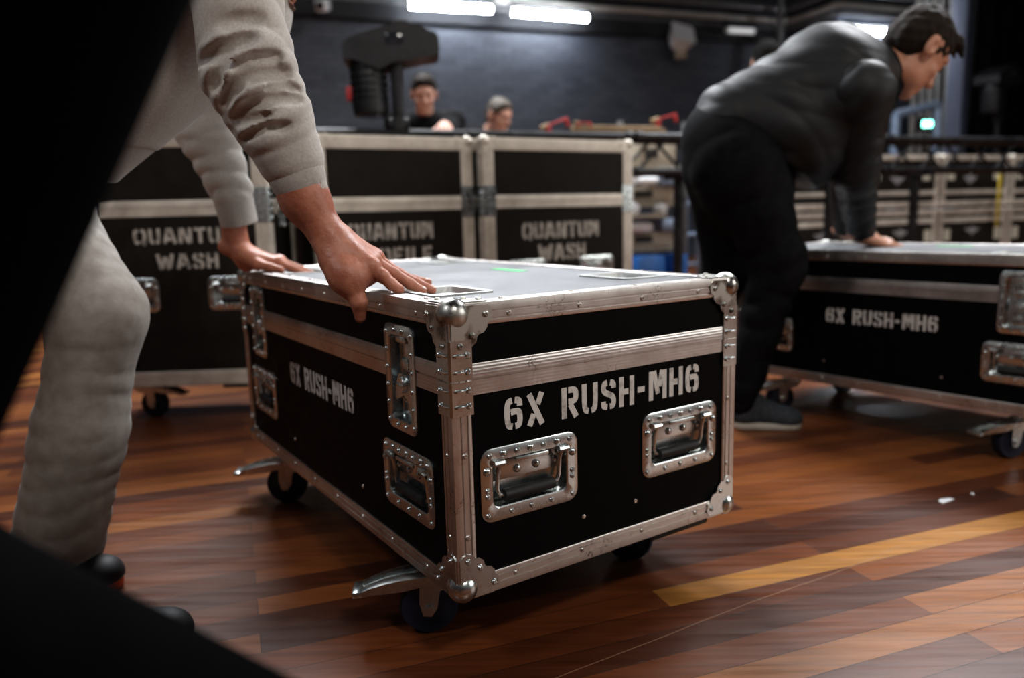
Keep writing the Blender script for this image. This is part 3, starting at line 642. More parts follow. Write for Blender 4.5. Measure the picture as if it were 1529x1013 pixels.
st = MB().cyl((0,0,0),(0,0,-(p.z-.2)),.03,10).box((0,0,-(p.z-.2)+.012),(.5,.5,.024)); so = obj('stand', st, M_TRUSSB, mh2); bpy.data.objects.remove([c_ for c_ in mh2.children if c_.name.startswith('red_tag')][0])
for ch in mh2.children:
    if ch.name.startswith(('lamp_head','base_box')): ch.data = ch.data.copy(); ch.data.materials.clear(); ch.data.materials.append(M_TRUSSB)

# timber, red clamps on the truss
def on_truss(px): return at_wall(px, 190, 4.2)
def box_thing(name, label, cat, p, d, m, rz=a20, group=None, bev=.006):
    return tag(obj(name, MB().box((0,0,d[2]/2), d, None, bev), m, None, Matrix.Translation(p) @ Matrix.Rotation(rz,4,'Z')), label, cat, group)
zT = 1.145
for i, (px0, px1, dy, dz, lab) in enumerate(((860,990,.05,0,'long raw timber batten lying on the truss'), (930,1012,.16,0,'shorter timber batten lying on the truss by the man\'s back'))):
    pa, pb = on_truss(px0), on_truss(px1); c = (pa+pb)/2+rn*dy; c.z = zT
    box_thing('timber_batten', lab, 'timber', c, ((pb-pa).length,.07,.035), M_WOOD, a20)
def clamp(label, px, dy, z, tilt, s=1):
    p = on_truss(px)+rn*dy; p.z = z; r_ = thing('hand_clamp', label, 'clamp', p, a20)
    Mx = Matrix.Rotation(tilt,4,'Y') @ Matrix.Scale(s,4)
    obj('bar', MB().box((.0,0,.03), (.16,.02,.012), Mx, .003), M_RED, r_); obj('jaw', MB().box((.07,0,.01), (.02,.022,.05), Mx, .004), M_RED, r_); obj('sliding_jaw', MB().box((-.05,0,.012), (.03,.03,.04), Mx, .006), M_RED, r_)
    obj('grip', MB().cyl((-.09,0,.03),(-.04,0,.03),.014,10,Mx), M_WOOD, r_)
clamp('red clamp resting on the truss near the dark-haired helper', 842, .10, 1.17, -.35)
clamp('red clamp lying on the truss at the end of the timber', 1002, .06, 1.205, -.25)
clamp('small red clamp lying on the long timber batten', 873, .02, 1.175, 0, .6)

# ------------------------------------------------------------------ shelf of boxes in the gap
pA, pB = at_wall(930,300,5.2), at_wall(1018,300,5.2)
wid = (pB-pA).length
rk = thing('storage_rack', 'open storage rack of pale boxes beyond the tall cases', 'rack', (pA.x,pA.y,0), a20)
zs = [.08, at_wall(975,370,5.2).z, at_wall(975,304,5.2).z, at_wall(975,247,5.2).z]
for z in zs: obj('shelf', MB().box((wid/2,.2,z-.012), (wid+.06,.42,.022), None, .003), M_BEIGE, rk)
for x in (-.02, wid+.02):
    for y in (.0, .40): obj('post', MB().box((x,y,.66), (.035,.035,1.32), None, .003), M_PIPE, rk)
def on_rack(px, z, dy=.12): p = at_wall(px, 300, 5.2)+rn*dy; p.z = z; return p
def slot_box(label, px, z, d, group='pale boxes on the rack'):
    r_ = thing('storage_box', label, 'box', on_rack(px,z), a20, group)
    obj('box_body', MB().box((0,0,d[2]/2), d, None, .008), M_BEIGE, r_); obj('handle_slot', MB().box((-d[0]*.18,-d[1]/2,d[2]*.55), (d[0]*.36,.012,d[2]*.42), None, .004), M_SLOT, r_); return r_
slot_box('pale beige box on the top shelf of the rack', 982, zs[3]+.001, (.30,.24,.15))
slot_box('pale beige box with dark slot on the second shelf of the rack', 974, zs[2]+.001, (.40,.24,.12))
slot_box('pale beige box with dark slot on the third shelf of the rack', 974, zs[1]+.001, (.40,.24,.115))
def drum(label, px, z, r, lie, h=.10):
    r_ = thing('drum_lamp', label, 'lamp', on_rack(px,z,-.06), a20, 'small white lamps on the rack')
    if lie: obj('lamp_shell', MB().tube([(-h/2,0,r),(-h/4,0,r),(h/3,0,r),(h/2,0,r)],[r*.55,r,r,r*.8],16), M_WHITEP, r_); obj('lamp_face', MB().cyl((h/2-.002,0,r),(h/2+.006,0,r),r*.7,14), M_LENS, r_)
    else: obj('lamp_shell', MB().wheel((0,0,r),(0,1,0),[(r*.5,.06),(r*.9,.03),(r,-.02),(r*.9,-.06)],18), M_WHITEP, r_); obj('lamp_face', MB().cyl((0,-.055,r),(0,-.066,r),r*.72,14), M_WHITEP, r_)
hb = zs[2]+.125
drum('round white lamp on the rack, upper left beside the tall case', 934, hb, .045, False)
drum('white lamp lying on its side on the rack, upper row', 960, hb, .032, True, .15)
hc = zs[1]+.118
drum('round white lamp on the rack, lower left beside the tall case', 936, zs[1]+.24, .040, False)
drum('white lamp lying on its side on the rack, lower row', 950, hc, .034, True, .17)
drum('second round white lamp on the rack, lower row', 978, zs[1]+.24, .034, False)
box_thing('parts_tray', 'flat pale tray on the boxes of the rack\'s lower row', 'tray', on_rack(956,zs[1]+.215,-.02), (.28,.24,.022), M_BEIGE)
box_thing('plastic_crate', 'pale blue metal tin on the upper row of the rack', 'tin', on_rack(995,hb,.05), (.16,.2,.12), M_BLUEMET)
box_thing('plastic_crate', 'pale blue metal tin on the lower row of the rack', 'tin', on_rack(998,hc,.05), (.15,.2,.09), M_BLUEMET)
box_thing('blue_crate', 'bright blue crate low on the rack, left one', 'crate', on_rack(957,zs[0]+.001,0), (.22,.3,.31), M_BLUE)
box_thing('blue_crate', 'bright blue crate low on the rack, right one', 'crate', on_rack(1002,zs[0]+.001,0), (.10,.3,.31), M_BLUE)
ld = thing('step_ladder', 'pale blue metal ladder behind the bent man\'s legs', 'ladder', (0,0,0))  # blue light on the ladder is put into its metal colour
for x in (1022, 1046, 1075):
    p = at_wall(x,300,5.9); obj('stile', MB().box((p.x,p.y,.66), (.05,.05,1.32), None, .004), M_BLUEMET, ld)
for z in (.25,.5,.75,1.0,1.25): pa, pb = at_wall(1022,300,5.9), at_wall(1075,300,5.9); obj('rung', MB().cyl((pa.x,pa.y,z),(pb.x,pb.y,z),.018,8), M_BLUEMET, ld)

# ------------------------------------------------------------------ stacked cases at the far right
cols = [(1170,1278,'behind the bent man\'s arm','leftmost column'),(1281,1389,'above the pale hand','second column from the left'),(1393,1502,'right of the paired posts','third column from the left'),(1506,1618,'at the picture\'s right edge','rightmost column')]
protoU = protoL = None
pl = [at_wall(x0,300,5.0) for x0, *_ in cols]; wC = (at_wall(1389,300,5.0)-at_wall(1281,300,5.0)).length
zsp = .665
for i, (x0, x1, w_, colname) in enumerate(cols):
    p = pl[0]+rd*(i*(wC+.035)); p.z = 0
    if i == 0:
        fu = dict(marks=[(wC*.42,.21,.16,.10)], plates=[(wC*.82,.24,.08,.07),(wC*.13,.24,.08,.07)])
        protoU = flight_case('x', (p.x,p.y,zsp), a20, wC, .5, .40, .012, (.09,.125), M_BROWNBLK, M_PAINT_OLD, dict(front=fu), 'stacked cases at the far right', M_BROWNBLK, casters=False, ew=.04, braces=False, dishes=False, low=True, name='stacked_case')
        flo = dict(marks=[(wC*.5,.33,.18,.08)], plates=[(wC*.12,.30,.07,.10),(wC*.88,.30,.07,.10)])
        protoL = flight_case('x', (p.x,p.y,0), a20, wC, .5, .505, .145, (.40,.44), M_BROWNBLK, M_PAINT_OLD, dict(front=flo), 'stacked cases at the far right', M_BROWNBLK, ew=.04, braces=False, dishes=False, low=True, name='stacked_case', yaw=-.3)
        u_, l_ = protoU, protoL
    else:
        u_, l_ = copy_tree(protoU), copy_tree(protoL); u_.location = (p.x,p.y,zsp); l_.location = (p.x,p.y,0)
    u_['label'] = 'upper stacked dark case with pale mark, '+colname; l_['label'] = 'lower stacked dark case with pale mark, '+colname
p = at_wall(1490,305,4.93); box_thing('yellow_strap', 'small yellow strap hanging on the stacked cases', 'strap', V(p.x,p.y,.50), (.03,.012,.42), M_YEL)

# ------------------------------------------------------------------ implicit-surface bodies
def fold(A, B, amp, freq, skew, ph=0., env=None):
    A, B = np.array(A, float), np.array(B, float); ax = (B-A); Ln = np.linalg.norm(ax); ax /= Ln
    u = np.cross(ax, [0.13,.9,.4]); u /= np.linalg.norm(u); w = np.cross(ax, u)
    def f(P):
        q = P-A; s = q@ax; th_ = np.arctan2(q@w, q@u)
        ph2 = 2*PI*freq*s+skew*np.sin(th_+ph)+.9*np.sin(2*th_+31*s+ph)+1.3*np.sin(17*s+ph*3)
        wv_ = 2.2*(np.abs(np.sin(ph2/2))**.75-.62)
        e = (.45+.55*np.sin(th_*1.5+11*s+ph*2)**2)
        if env is not None: e = e*np.interp(s/Ln, env[0], env[1])
        return -amp*wv_*e
    return f
def wob(amp, freq, seed=0):
    rs = np.random.RandomState(seed); K = rs.normal(size=(9,3))*freq; Ph = rs.uniform(0,6.28,9)
    return lambda P: amp*sum(np.sin(P@K[i]+Ph[i]) for i in range(9))/4
def cone(a, b, ra, rb, k=.02, flat=None, disp=None, mode='add'):
    a, b = np.array(a, float), np.array(b, float); ab = b-a; L2 = max(ab@ab, 1e-9)
    def d(P):
        q = P-a; t_ = np.clip(q@ab/L2, 0, 1); q = q-t_[:,None]*ab
        if flat is not None:
            w, s = np.array(flat[0], float), flat[1]; w = w/np.linalg.norm(w); q = q+(q@w)[:,None]*w*(1/s-1)
        r = np.linalg.norm(q, axis=1)-(ra+(rb-ra)*t_)
        return r+disp(P) if disp else r
    m = max(ra, rb)+(.012 if disp else 0)
    return dict(d=d, lo=np.minimum(a,b)-m, hi=np.maximum(a,b)+m, k=k, mode=mode)
def ell(c, r, k=.015, R=None, disp=None, mode='add'):
    c, r = np.array(c, float), np.array(r, float); Rm = np.eye(3) if R is None else np.array(R, float)   # columns = axes
    def d(P):
        q = (P-c)@Rm; n = np.linalg.norm(q/r, axis=1); g = np.linalg.norm(q/(r*r), axis=1)
        v = n*(n-1)/np.maximum(g, 1e-6); v = np.where(n < .05, -r.min(), v)
        return v+disp(P) if disp else v
    m = r.max()+(.012 if disp else 0); return dict(d=d, lo=c-m, hi=c+m, k=k, mode=mode)
def plane(p, n): p, n = np.array(p, float), np.array(n, float); n = n/np.linalg.norm(n); return dict(d=lambda P: (P-p)@n, lo=None, hi=None, k=0, mode='cut')
def polygonise(prims, vox):
    adds = [p for p in prims if p['mode'] == 'add']
    lo = np.min([p['lo'] for p in adds], 0)-3*vox; hi = np.max([p['hi'] for p in adds], 0)+3*vox
    n = np.ceil((hi-lo)/vox).astype(int)+1; D = np.full(n, 1.0, np.float32)
    ax = [lo[i]+vox*np.arange(n[i]) for i in range(3)]
    for p in prims:
        if p['lo'] is None: s = [slice(0, n[i]) for i in range(3)]
        else:
            mg = p['k']+3*vox; s = []
            for i in range(3):
                a = max(0, int((p['lo'][i]-mg-lo[i])/vox)); b_ = min(n[i], int((p['hi'][i]+mg-lo[i])/vox)+2); s.append(slice(a, max(a, b_)))
        s = tuple(s); g = np.meshgrid(ax[0][s[0]], ax[1][s[1]], ax[2][s[2]], indexing='ij'); shp = g[0].shape
        if 0 in shp: continue
        d = p['d'](np.stack([q.ravel() for q in g], 1)).reshape(shp); O = D[s]; k = max(p['k'], 1e-5)
        if p['mode'] == 'add': h = np.clip(.5+.5*(O-d)/k, 0, 1); D[s] = O*(1-h)+d*h-k*h*(1-h)
        elif p['mode'] == 'sub': h = np.clip(.5-.5*(O+d)/k, 0, 1); D[s] = O*(1-h)-d*h+k*h*(1-h)
        else: D[s] = np.maximum(O, d)
    S = D < 0; cnt = np.zeros(n-1, np.int8); sh_ = [(i,j,k) for i in (0,1) for j in (0,1) for k in (0,1)]
    sub = lambda A, o: A[o[0]:n[0]-1+o[0], o[1]:n[1]-1+o[1], o[2]:n[2]-1+o[2]]
    for o in sh_: cnt += sub(S, o)
    act = (cnt > 0) & (cnt < 8); I = np.argwhere(act); idx = -np.ones(n-1, np.int64); idx[act] = np.arange(len(I))
    acc = np.zeros((len(I),3)); c = np.zeros(len(I)); vals = {o: D[I[:,0]+o[0], I[:,1]+o[1], I[:,2]+o[2]] for o in sh_}
    for o in sh_:
        for a in range(3):
            if o[a]: continue
            o2 = list(o); o2[a] = 1; va, vb = vals[o], vals[tuple(o2)]; mk = (va < 0) != (vb < 0)
            t_ = np.where(mk, va/np.where(mk, va-vb, 1), 0); pt = np.tile(np.array(o, float), (len(I),1)); pt[:,a] += t_
            acc += pt*mk[:,None]; c += mk
    verts = lo+vox*(I+acc/c[:,None]); faces = []
    for a in range(3):
        b_, e = (a+1)%3, (a+2)%3; o = [0,0,0]; sl0 = [slice(None)]*3; sl1 = [slice(None)]*3
        sl0[a] = slice(0,-1); sl1[a] = slice(1,None); A0, A1 = S[tuple(sl0)], S[tuple(sl1)]
        E_ = np.argwhere(A0 != A1); E_ = E_[(E_[:,b_] > 0) & (E_[:,e] > 0) & (E_[:,b_] < n[b_]-1) & (E_[:,e] < n[e]-1)]
        def cell(db, de): q = E_.copy(); q[:,b_] += db; q[:,e] += de; return idx[q[:,0],q[:,1],q[:,2]]
        Q = np.stack([cell(-1,-1), cell(0,-1), cell(0,0), cell(-1,0)], 1); fl_ = ~S[E_[:,0],E_[:,1],E_[:,2]]; Q[fl_] = Q[fl_][:,::-1]; faces.append(Q[(Q >= 0).all(1)])
    return verts, np.concatenate(faces)
def sdf_mesh(name, groups):
    vs_, fs, off = [], [], 0
    for prims, vox in groups:
        v, f = polygonise(prims, vox); vs_.append(v); fs.append(f+off); off += len(v)
    me = bpy.data.meshes.new(name); me.from_pydata(np.concatenate(vs_).tolist(), [], np.concatenate(fs).tolist()); me.update(); me.shade_smooth(); return me
def sdf(name, groups, m, parent): return link(name, sdf_mesh(name, groups), m, parent)
nv = lambda p: np.array(p, float)
def unit(a): a = nv(a); return a/np.linalg.norm(a)
def head_prims(c, f, u, s=1.0, hair='short', jaw=1.0):
    c, f, u = nv(c), unit(f), nv(u); u = unit(u-f*(u@f)); r = np.cross(f, u); Rm = np.stack([r,f,u],1)
    P = lambda x,y,z: c+s*(r*x+f*y+u*z)
    E3 = lambda x,y,z,a,b_,e,k=.015,**kw: ell(P(x,y,z), np.array([a,b_,e])*s, k*s, Rm, **kw)
    sk = [E3(0,-.008,.035,.076,.096,.088), E3(0,.036,-.040,.058,.058,.075,.03), E3(0,.070,-.103,.026,.022,.018,.02), E3(0,.02,-.08,.054,.05,.035,.02),
          E3(0,.078,.030,.052,.017,.012,.015), E3(0,.079,-.070,.026,.017,.009,.01), E3(0,.079,-.083,.022,.016,.009,.008),
          cone(P(0,.086,.018), P(0,.112,-.026), .009*s, .013*s, .010*s), E3(.013,.094,-.032,.009,.010,.008,.006), E3(-.013,.094,-.032,.009,.010,.008,.006),
          E3(.040,.060,-.028,.020,.022,.016,.015), E3(-.040,.060,-.028,.020,.022,.016,.015)]
    for sx in (-1, 1):
        sk += [E3(sx*.031,.096,.006,.014,.012,.009,.01,mode='sub'), E3(sx*.031,.077,.005,.013,.012,.011,.004), E3(sx*.079,-.014,-.006,.011,.021,.035,.006), E3(sx*.088,-.008,-.004,.008,.011,.018,.006,mode='sub')]
    sk.append(E3(0,.098,-.0765,.020,.010,.0016,.003,mode='sub'))
    hr = [E3(0,-.012,.041,.0805,.0985,.0905,disp=wob(.0035,120,3)), E3(0,.046,.090,.050,.038,.028,.02,disp=wob(.005,130,5)), E3(0,-.055,-.012,.066,.054,.058,.03,disp=wob(.003,110,7)),
          E3(0,.112,-.010,.13,.070,.088,.006,mode='sub'), E3(0,.066,-.085,.13,.085,.062,.010,mode='sub')]
    for sx in (-1, 1): hr += [E3(sx*.084,-.006,-.012,.018,.024,.034,.006,mode='sub')]
    eyes = MB()
    for sx in (-1, 1): eyes.ball(P(sx*.031,.0815,.005), .0095*s, None, 10, 8)
    return sk, hr, eyes, P
def hand_prims(w, f, n, s, sc=1.0, curl=(.15,.25,.2), spread=.10, thumb=None, fc=None):
    """wrist w, f towards the fingers, n out of the back of the hand, s towards the thumb"""
    w, f = nv(w), unit(f); n = nv(n); n = unit(n-f*(n@f)); sd = np.cross(f, n); s = sd if sd@nv(s) > 0 else -sd
    P = lambda a,b_,e: w+sc*(f*a+s*b_+n*e); out = [cone(P(-.03,0,0), P(.02,0,0), .026*sc, .026*sc, .01, (n,.72))]
    ks = [(.092,.033,0,(.044,.026,.022),.0094), (.096,.011,.003,(.049,.030,.023),.0096), (.091,-.011,.001,(.045,.028,.022),.0092), (.082,-.031,-.004,(.035,.021,.019),.0082)]
    for i, (a, b_, e, sg, r) in enumerate(ks):
        out.append(cone(P(.008,b_*.62,-.002), P(a,b_,e-.002), .0185*sc, .0125*sc, .014*sc, (n,.85)))
        out.append(ell(P(a,b_,e+.005), np.array([.010]*3)*sc, .008*sc))
        ang = 0; p = P(a,b_,e-.001); sp_ = spread*(1.5-i); cu = fc[i] if fc else curl
        for j in range(3):
            ang += cu[j]; d = f*math.cos(ang)*math.cos(sp_)+s*math.sin(sp_)*math.cos(ang)-n*math.sin(ang); q = p+d*sg[j]*sc
            out.append(cone(p, q, (r-.0006*j)*sc, (r-.0006*(j+1))*sc, .003 if j else .006)); p = q
    t0 = P(.012,.022,-.008); t1 = P(.045,.048,-.016); td = unit(thumb) if thumb is not None else unit(f*.8+s*.55-n*.1)
    t2 = t1+td*.034*sc; t3 = t2+unit(td+f*.15)*.028*sc
    out += [cone(t0, t1, .019*sc, .0135*sc, .014*sc), cone(t1, t2, .0125*sc, .0108*sc, .006), cone(t2, t3, .0106*sc, .0085*sc, .004)]
    return out
def shoe(parent, heel, toe, up=(0,0,1), m=None, ms=None, w=.046, h=.085):
    heel, toe = nv(heel), nv(toe); d = unit(toe-heel); up = unit(nv(up)-d*(nv(up)@d)); Ln = np.linalg.norm(toe-heel)
    pr = [cone(heel+d*.040+up*.040, heel+d*(Ln-.05)+up*.030, .040, .040, .03, (up,.8)), cone(heel+d*.045+up*.05, heel+d*.055+up*h, .038, .042, .03), cone(heel+d*.07+up*.075, heel+d*(Ln*.62)+up*.042, .038, .036, .03), ell(heel+d*(Ln-.052)+up*.030, (.047,.047,.034), .02), plane(heel+up*.020, -up)]
    a = sdf('shoe', [(pr, .0045)], m or M_SHOE, parent)
    so = [cone(heel+d*.042+up*.013, heel+d*(Ln-.052)+up*.013, .041, .046, .01), plane(heel+up*.0005, -up), plane(heel+up*.026, up)]
    sdf('sole', [(so, .0045)], ms or M_SOLE, a); return a
def torso(pel, chest, fwd, rp, rc, k=.05, disp=None, fl_=.68):
    return [cone(pel, chest, rp, rc, k, (fwd, fl_), disp)]

# ---- man in the grey sweater
gm = thing('person', 'person in grey sweatshirt and pale trousers leaning both hands on the case', 'person')
sN, eN = at(338,-95,1.30), at(372,110,1.27)
w0 = at(492,352,1.30)                       # near wrist
sF, eF = at(318,20,1.80), at(308,190,1.84); wF = at(352,362,1.90)
pel, chest = V(-.985,1.45,.80), V(-.60,1.50,1.15)
fw = V(.72,.42,-.55); nk = V(-.52,1.54,1.25)
hc = V(-.435,1.50,1.215)
sk, hr, ey, hP = head_prims(hc, (.80,.10,-.42), (.45,.05,.86), 1.0)
# near hand on the lid edge: joints read in place
MC = [at(556,399,1.275), at(556,389,1.305), at(560,385,1.335), at(562,387,1.362)]
PP = [at(572,413,1.270), at(588,409,1.310), at(595,409,1.345), at(596,411,1.378)]
DP = [at(585,425,1.268), at(612,424,1.312), at(624,424,1.350), at(620,418.5,1.385)]
TP = [at(596,432.5,1.266), at(630,435,1.314), at(645,433.5,1.352), at(639,422.5,1.390)]
RD = [(.0115,.0105,.0098,.0088), (.0115,.0102,.0095,.0084), (.011,.0098,.009,.008), (.010,.009,.0082,.0072)]
hn = unit((-.15,-.3,.9)); hand = []
for i in range(4):
    b0 = w0.lerp(MC[i], .25)
    hand += [cone(b0, MC[i], .021, .0145, .014, (hn,.95)), ell(MC[i]+V(.0,0,.003), (.0125,.0125,.0125), .01)]
    for a_, b_, ra, rb in ((MC[i],PP[i],RD[i][0],RD[i][1]), (PP[i],DP[i],RD[i][1],RD[i][2]), (DP[i],TP[i],RD[i][2],RD[i][3])): hand.append(cone(a_, b_, ra, rb, .004))
    hand.append(ell(PP[i], (RD[i][1]*1.08,)*3, .004))
tA, tB, tC, tD = at(496,392,1.275), at(520,424,1.262), at(536,452,1.258), at(538,474,1.262)
hand += [cone(at(519,412,1.270), at(553,410,1.282), .021, .0135, .014), cone(at(524,424,1.268), at(548,418,1.278), .0125, .0105, .012), cone(w0, at(517,408,1.268), .025, .023, .02), cone(tA, tB, .021, .0185, .015), cone(tB, tC, .0165, .0135, .008), cone(tC, tD, .0135, .0095, .006), ell(at(520,415,1.262), (.028,.02,.024), .02)]
arm = [cone(at(455,297,1.30), at(489,352,1.30), .038, .0285, .02), cone(at(430,230,1.29), at(455,297,1.30), .042, .038, .02), ell(at(484,369,1.285), (.014,)*3, .012), ell(at(511,354,1.31), (.010,)*3, .012)]
handF = [cone(at(345,300,1.87), wF, .036, .027, .02)]+hand_prims(wF+V(.012,0,-.022), (.93,.22,-.30), (.2,0,.95), (.3,-.95,.1), 1.0, (.12,.06,.05), .09, thumb=(.95,-.15,-.22))
handF += [cone(wF, wF+V(.022,0,-.052), .027, .022, .02)]
core = [cone(pel, chest, .13, .14, .05, (fw,.7)), cone(chest, nk, .12, .06, .05), cone(nk, hc+V(-.02,0,-.06), .058, .052, .03), cone(sN, eN, .052, .042, .03), cone(eN, at(430,230,1.29), .042, .042, .02), cone(sF, eF, .05, .042, .03), cone(eF, at(345,300,1.87), .042, .036, .02), cone(chest, sN, .1, .06, .05), cone(chest, sF, .1, .06, .05)]
sdf('body', [(core, .010), (sk+[cone(nk, hc+V(-.02,0,-.06), .055, .05, .02)], .0045), (arm+hand, .0022), (handF, .0035)], M_SKIN_RED, gm)
sdf('hair', [(hr, .006)], M_HAIR, gm)
be = [ell(hP(0,.052,-.088), (.052,.046,.034), .01, disp=wob(.003,160,2)), plane(hP(0,.0,-.062), hP(0,.2,1)-hP(0,0,0))]
sdf('beard', [(be, .004)], M_BEARD, gm)
nails = MB()
for i in (1,2,3):
    d_ = (TP[i]-DP[i]).normalized(); n_ = V(*unit((-.1,-.25,.9))); n_ = (n_-d_*n_.dot(d_)).normalized(); s_ = d_.cross(n_)
    nails.ball((0,0,0), (.0062,.0050,.0016), frame(TP[i]+n_*RD[i][3]*.88-d_*.0005, d_, s_, n_), 12, 8)
obj('fingernails', nails, M_NAIL, gm)
# sweatshirt
cS, cE = at(432,232,1.295), at(456,297,1.30)
ax = (cE-cS).normalized()
def on_surface(px, py, prims, y0=1.05, y1=1.40):     # first point of the cloth met at this pixel
    ys = np.linspace(y0, y1, 240); P = np.array([at(px, py, y) for y in ys]); d = np.min([p['d'](P) for p in prims], 0)
    k = np.argmax(d < .001) if (d < .001).any() else int(np.argmin(d)); return V(*P[k])
def crease(pts, r=.006, k=.010, base=None):
    out = []
    for (x0, y0), (x1, y1) in zip(pts, pts[1:]):
        n_ = max(1, int(math.hypot(x1-x0, y1-y0)/7)); q = [on_surface(x0+(x1-x0)*i/n_, y0+(y1-y0)*i/n_, base) for i in range(n_+1)]
        out += [cone(a_, b_, r, r, k, mode='sub') for a_, b_ in zip(q, q[1:])]
    return out
m1 = at(403,170,1.283)
nearsl = [cone(sN, eN, .074, .068, .03, None, fold(sN,eN,.004,16,3.2,.4,([0,.3,.7,1],[.3,.6,1,1]))), cone(eN, m1, .068, .062, .03, None, fold(eN,m1,.0042,30,1.7,1.2)), cone(m1, cS+ax*.004, .062, .0545, .02, None, fold(m1,cS,.003,34,1.2,2.2,([0,.6,1],[1,.7,.1])))]
base_ = [cone(sN, eN, .074, .068), cone(eN, m1, .068, .062), cone(m1, cS, .062, .0545)]
for pts, r_, k_ in (([(334,156),(344,134),(364,117),(392,108),(428,109)], .0062, .016), ([(300,92),(325,76),(352,64),(376,56)], .0050, .018), ([(316,130),(327,104),(338,82)], .0044, .016),
    ([(348,178),(374,158),(408,147),(446,147)], .0044, .014), ([(350,100),(380,87),(416,84)], .0038, .014), ([(364,206),(392,192),(428,186)], .0036, .012), ([(335,40),(352,30),(390,27)], .0040, .016), ([(398,132),(428,127),(446,134)], .0032, .010), ([(355,186),(378,176),(400,172)], .003, .010)):
    nearsl += crease(pts, r_*.74, k_, base_)
tax = (chest-pel).normalized(); hem0 = at(226,217,1.45); hn_ = V(.12,0,.99).normalized(); tA = V(-.945,1.435,.755); tB = V(-.565,1.50,1.115)
body_ = [cone(tA, tB, .150, .165, .08, (fw,.80), wob(.005,18,4)), cone(tB, nk-V(.04,0,.03), .15, .085, .06), cone(chest, sN, .14, .078, .06), cone(chest, sF, .14, .078, .06), cone(sF, eF, .072, .066, .03, None, fold(sF,eF,.004,24,1.4,.9)), cone(pel+V(-.02,0,.02), tB, .125, .15, .08), plane(hem0-hn_*.008, -hn_)]
fS = at(345,285,1.868)
farsl = [cone(eF, fS, .066, .049, .03, None, fold(eF,fS,.004,24,3.4,.2)), cone(sF.lerp(eF,.5), eF, .07, .066, .03, None, fold(sF,eF,.004,20,3.4,.9))]
sw = sdf('sweatshirt', [(body_, .009), (nearsl, .0036), (farsl, .005)], M_SWEAT, gm)
cuffN = [cone(cS-ax*.002, cE, .0525, .0405, .004, None, fold(cS,cE,.0012,30,.5,0)), plane(cE+ax*.002, ax), plane(cS-ax*.012, -ax), cone(cE-ax*.03, cE+ax*.03, .0385, .0385, .001, mode='sub')]
sdf('cuff', [(cuffN, .003)], M_CUFF, sw)
fE = at(358,335,1.885); axf = (fE-fS).normalized()
cuffF = [cone(fS-axf*.004, fE+axf*.02, .047, .042, .004), plane(fE, axf), plane(fS-axf*.008, -axf)]
sdf('cuff', [(cuffF, .0035)], M_CUFF, sw)
hem = [cone(tA-tax*.05, tA.lerp(tB,.6), .144, .156, .02, (fw,.80), wob(.003,24,9)), cone(pel+V(-.02,0,.0), tB, .121, .146, .06), plane(hem0-hn_*.075, -hn_), plane(hem0, hn_)]
sdf('waist_rib', [(hem, .006)], M_CUFF, sw)
# trousers: far leg bent in front, near leg behind the black figure
kF, aF = at(146,468,1.46), at(92,838,1.44)
hipF, hipN = pel+V(.02,.10,-.03), pel+V(.02,-.10,-.03)
kN, aN = V(-1.00,1.20,.42), V(-.88,1.13,.085)
tr = [cone(hipN-V(0,.0,0), hipF, .115, .115, .05), cone(pel+V(.03,0,.08), pel+V(0,0,-.06), .122, .13, .05), cone(hipF, kF, .108, .082, .05, None, fold(hipF,kF,.0015,20,3.2,.5)), cone(kF, kF.lerp(aF,.5), .080, .078, .04, None, fold(kF,aF,.0016,17,3.2,1.4)), cone(kF.lerp(aF,.45), aF+V(0,0,.045), .080, .084, .03, None, fold(kF,aF,.0024,19,3.2,2.4)), plane(aF+V(0,0,-.012), (.12,0,-1)),
      cone(hipN, kN, .115, .08, .05), cone(kN, aN, .08, .075, .04)]
sdf('trousers', [(tr, .0065)], M_CHINO, gm)
tf = V(-.785,1.425,0)
shoe(gm, (-1.055,1.385,.0), (-.775,1.43,.0), m=M_SHOE_BLK, ms=M_SOLE_OR); shoe(gm, (-.83,1.14,.0), (-.550,1.215,.0), m=M_SHOE_BLK, ms=M_SOLE_OR)

# ---- man in black on the right
bm_ = thing('person', 'dark-haired person in black jacket bending over the case at right', 'person')
Y = 2.52
pel, chest = at(1095,232,Y), at(1235,128,Y); nk = at(1318,100,Y); hc = at(1367,76,Y)
fw = V(.55,0,-.8)
sN, sF = at(1285,140,Y-.17), at(1275,125,Y+.20); eN = at(1276,255,Y-.06); wN = at(1287,352,2.66)
eF, wF = at(1262,225,Y+.26), at(1262,345,2.92)
hf = V(.66,.24,-.68); hu = V(.60,.1,.76)
sk, hr, ey, hP = head_prims(hc, hf, hu, 1.04)
core = [cone(pel, chest, .10, .14, .05, (fw,.7)), cone(chest, nk, .12, .06, .05), cone(nk, hc+V(-.015,0,-.05), .058, .055, .03), cone(sN, eN, .05, .04, .03), cone(eN, wN, .04, .028, .03), cone(sF, eF, .05, .04, .03), cone(eF, wF, .04, .028, .03), cone(chest, sN, .1, .06, .05), cone(chest, sF, .1, .06, .05)]
hnN = hand_prims(wN+V(.005,0,-.004), (.96,.10,-.27), (.2,-.25,.95), (-.05,.95,.2), 1.08, (.10,.08,.06), .10, thumb=(.8,.55,-.2))
hnF = hand_prims(wF+V(.005,0,-.004), (.96,.10,-.27), (.2,.2,.95), (-.05,-.95,.2), 1.05, (.10,.08,.06), .10, thumb=(.8,-.55,-.2))
sdf('body', [(core, .012), (sk+[cone(nk, hc+V(-.02,0,-.05), .056, .052, .03)], .0048), ([cone(eN,wN,.04,.027,.02)]+hnN, .004), ([cone(eF,wF,.04,.027,.02)]+hnF, .004)], M_SKIN, bm_)
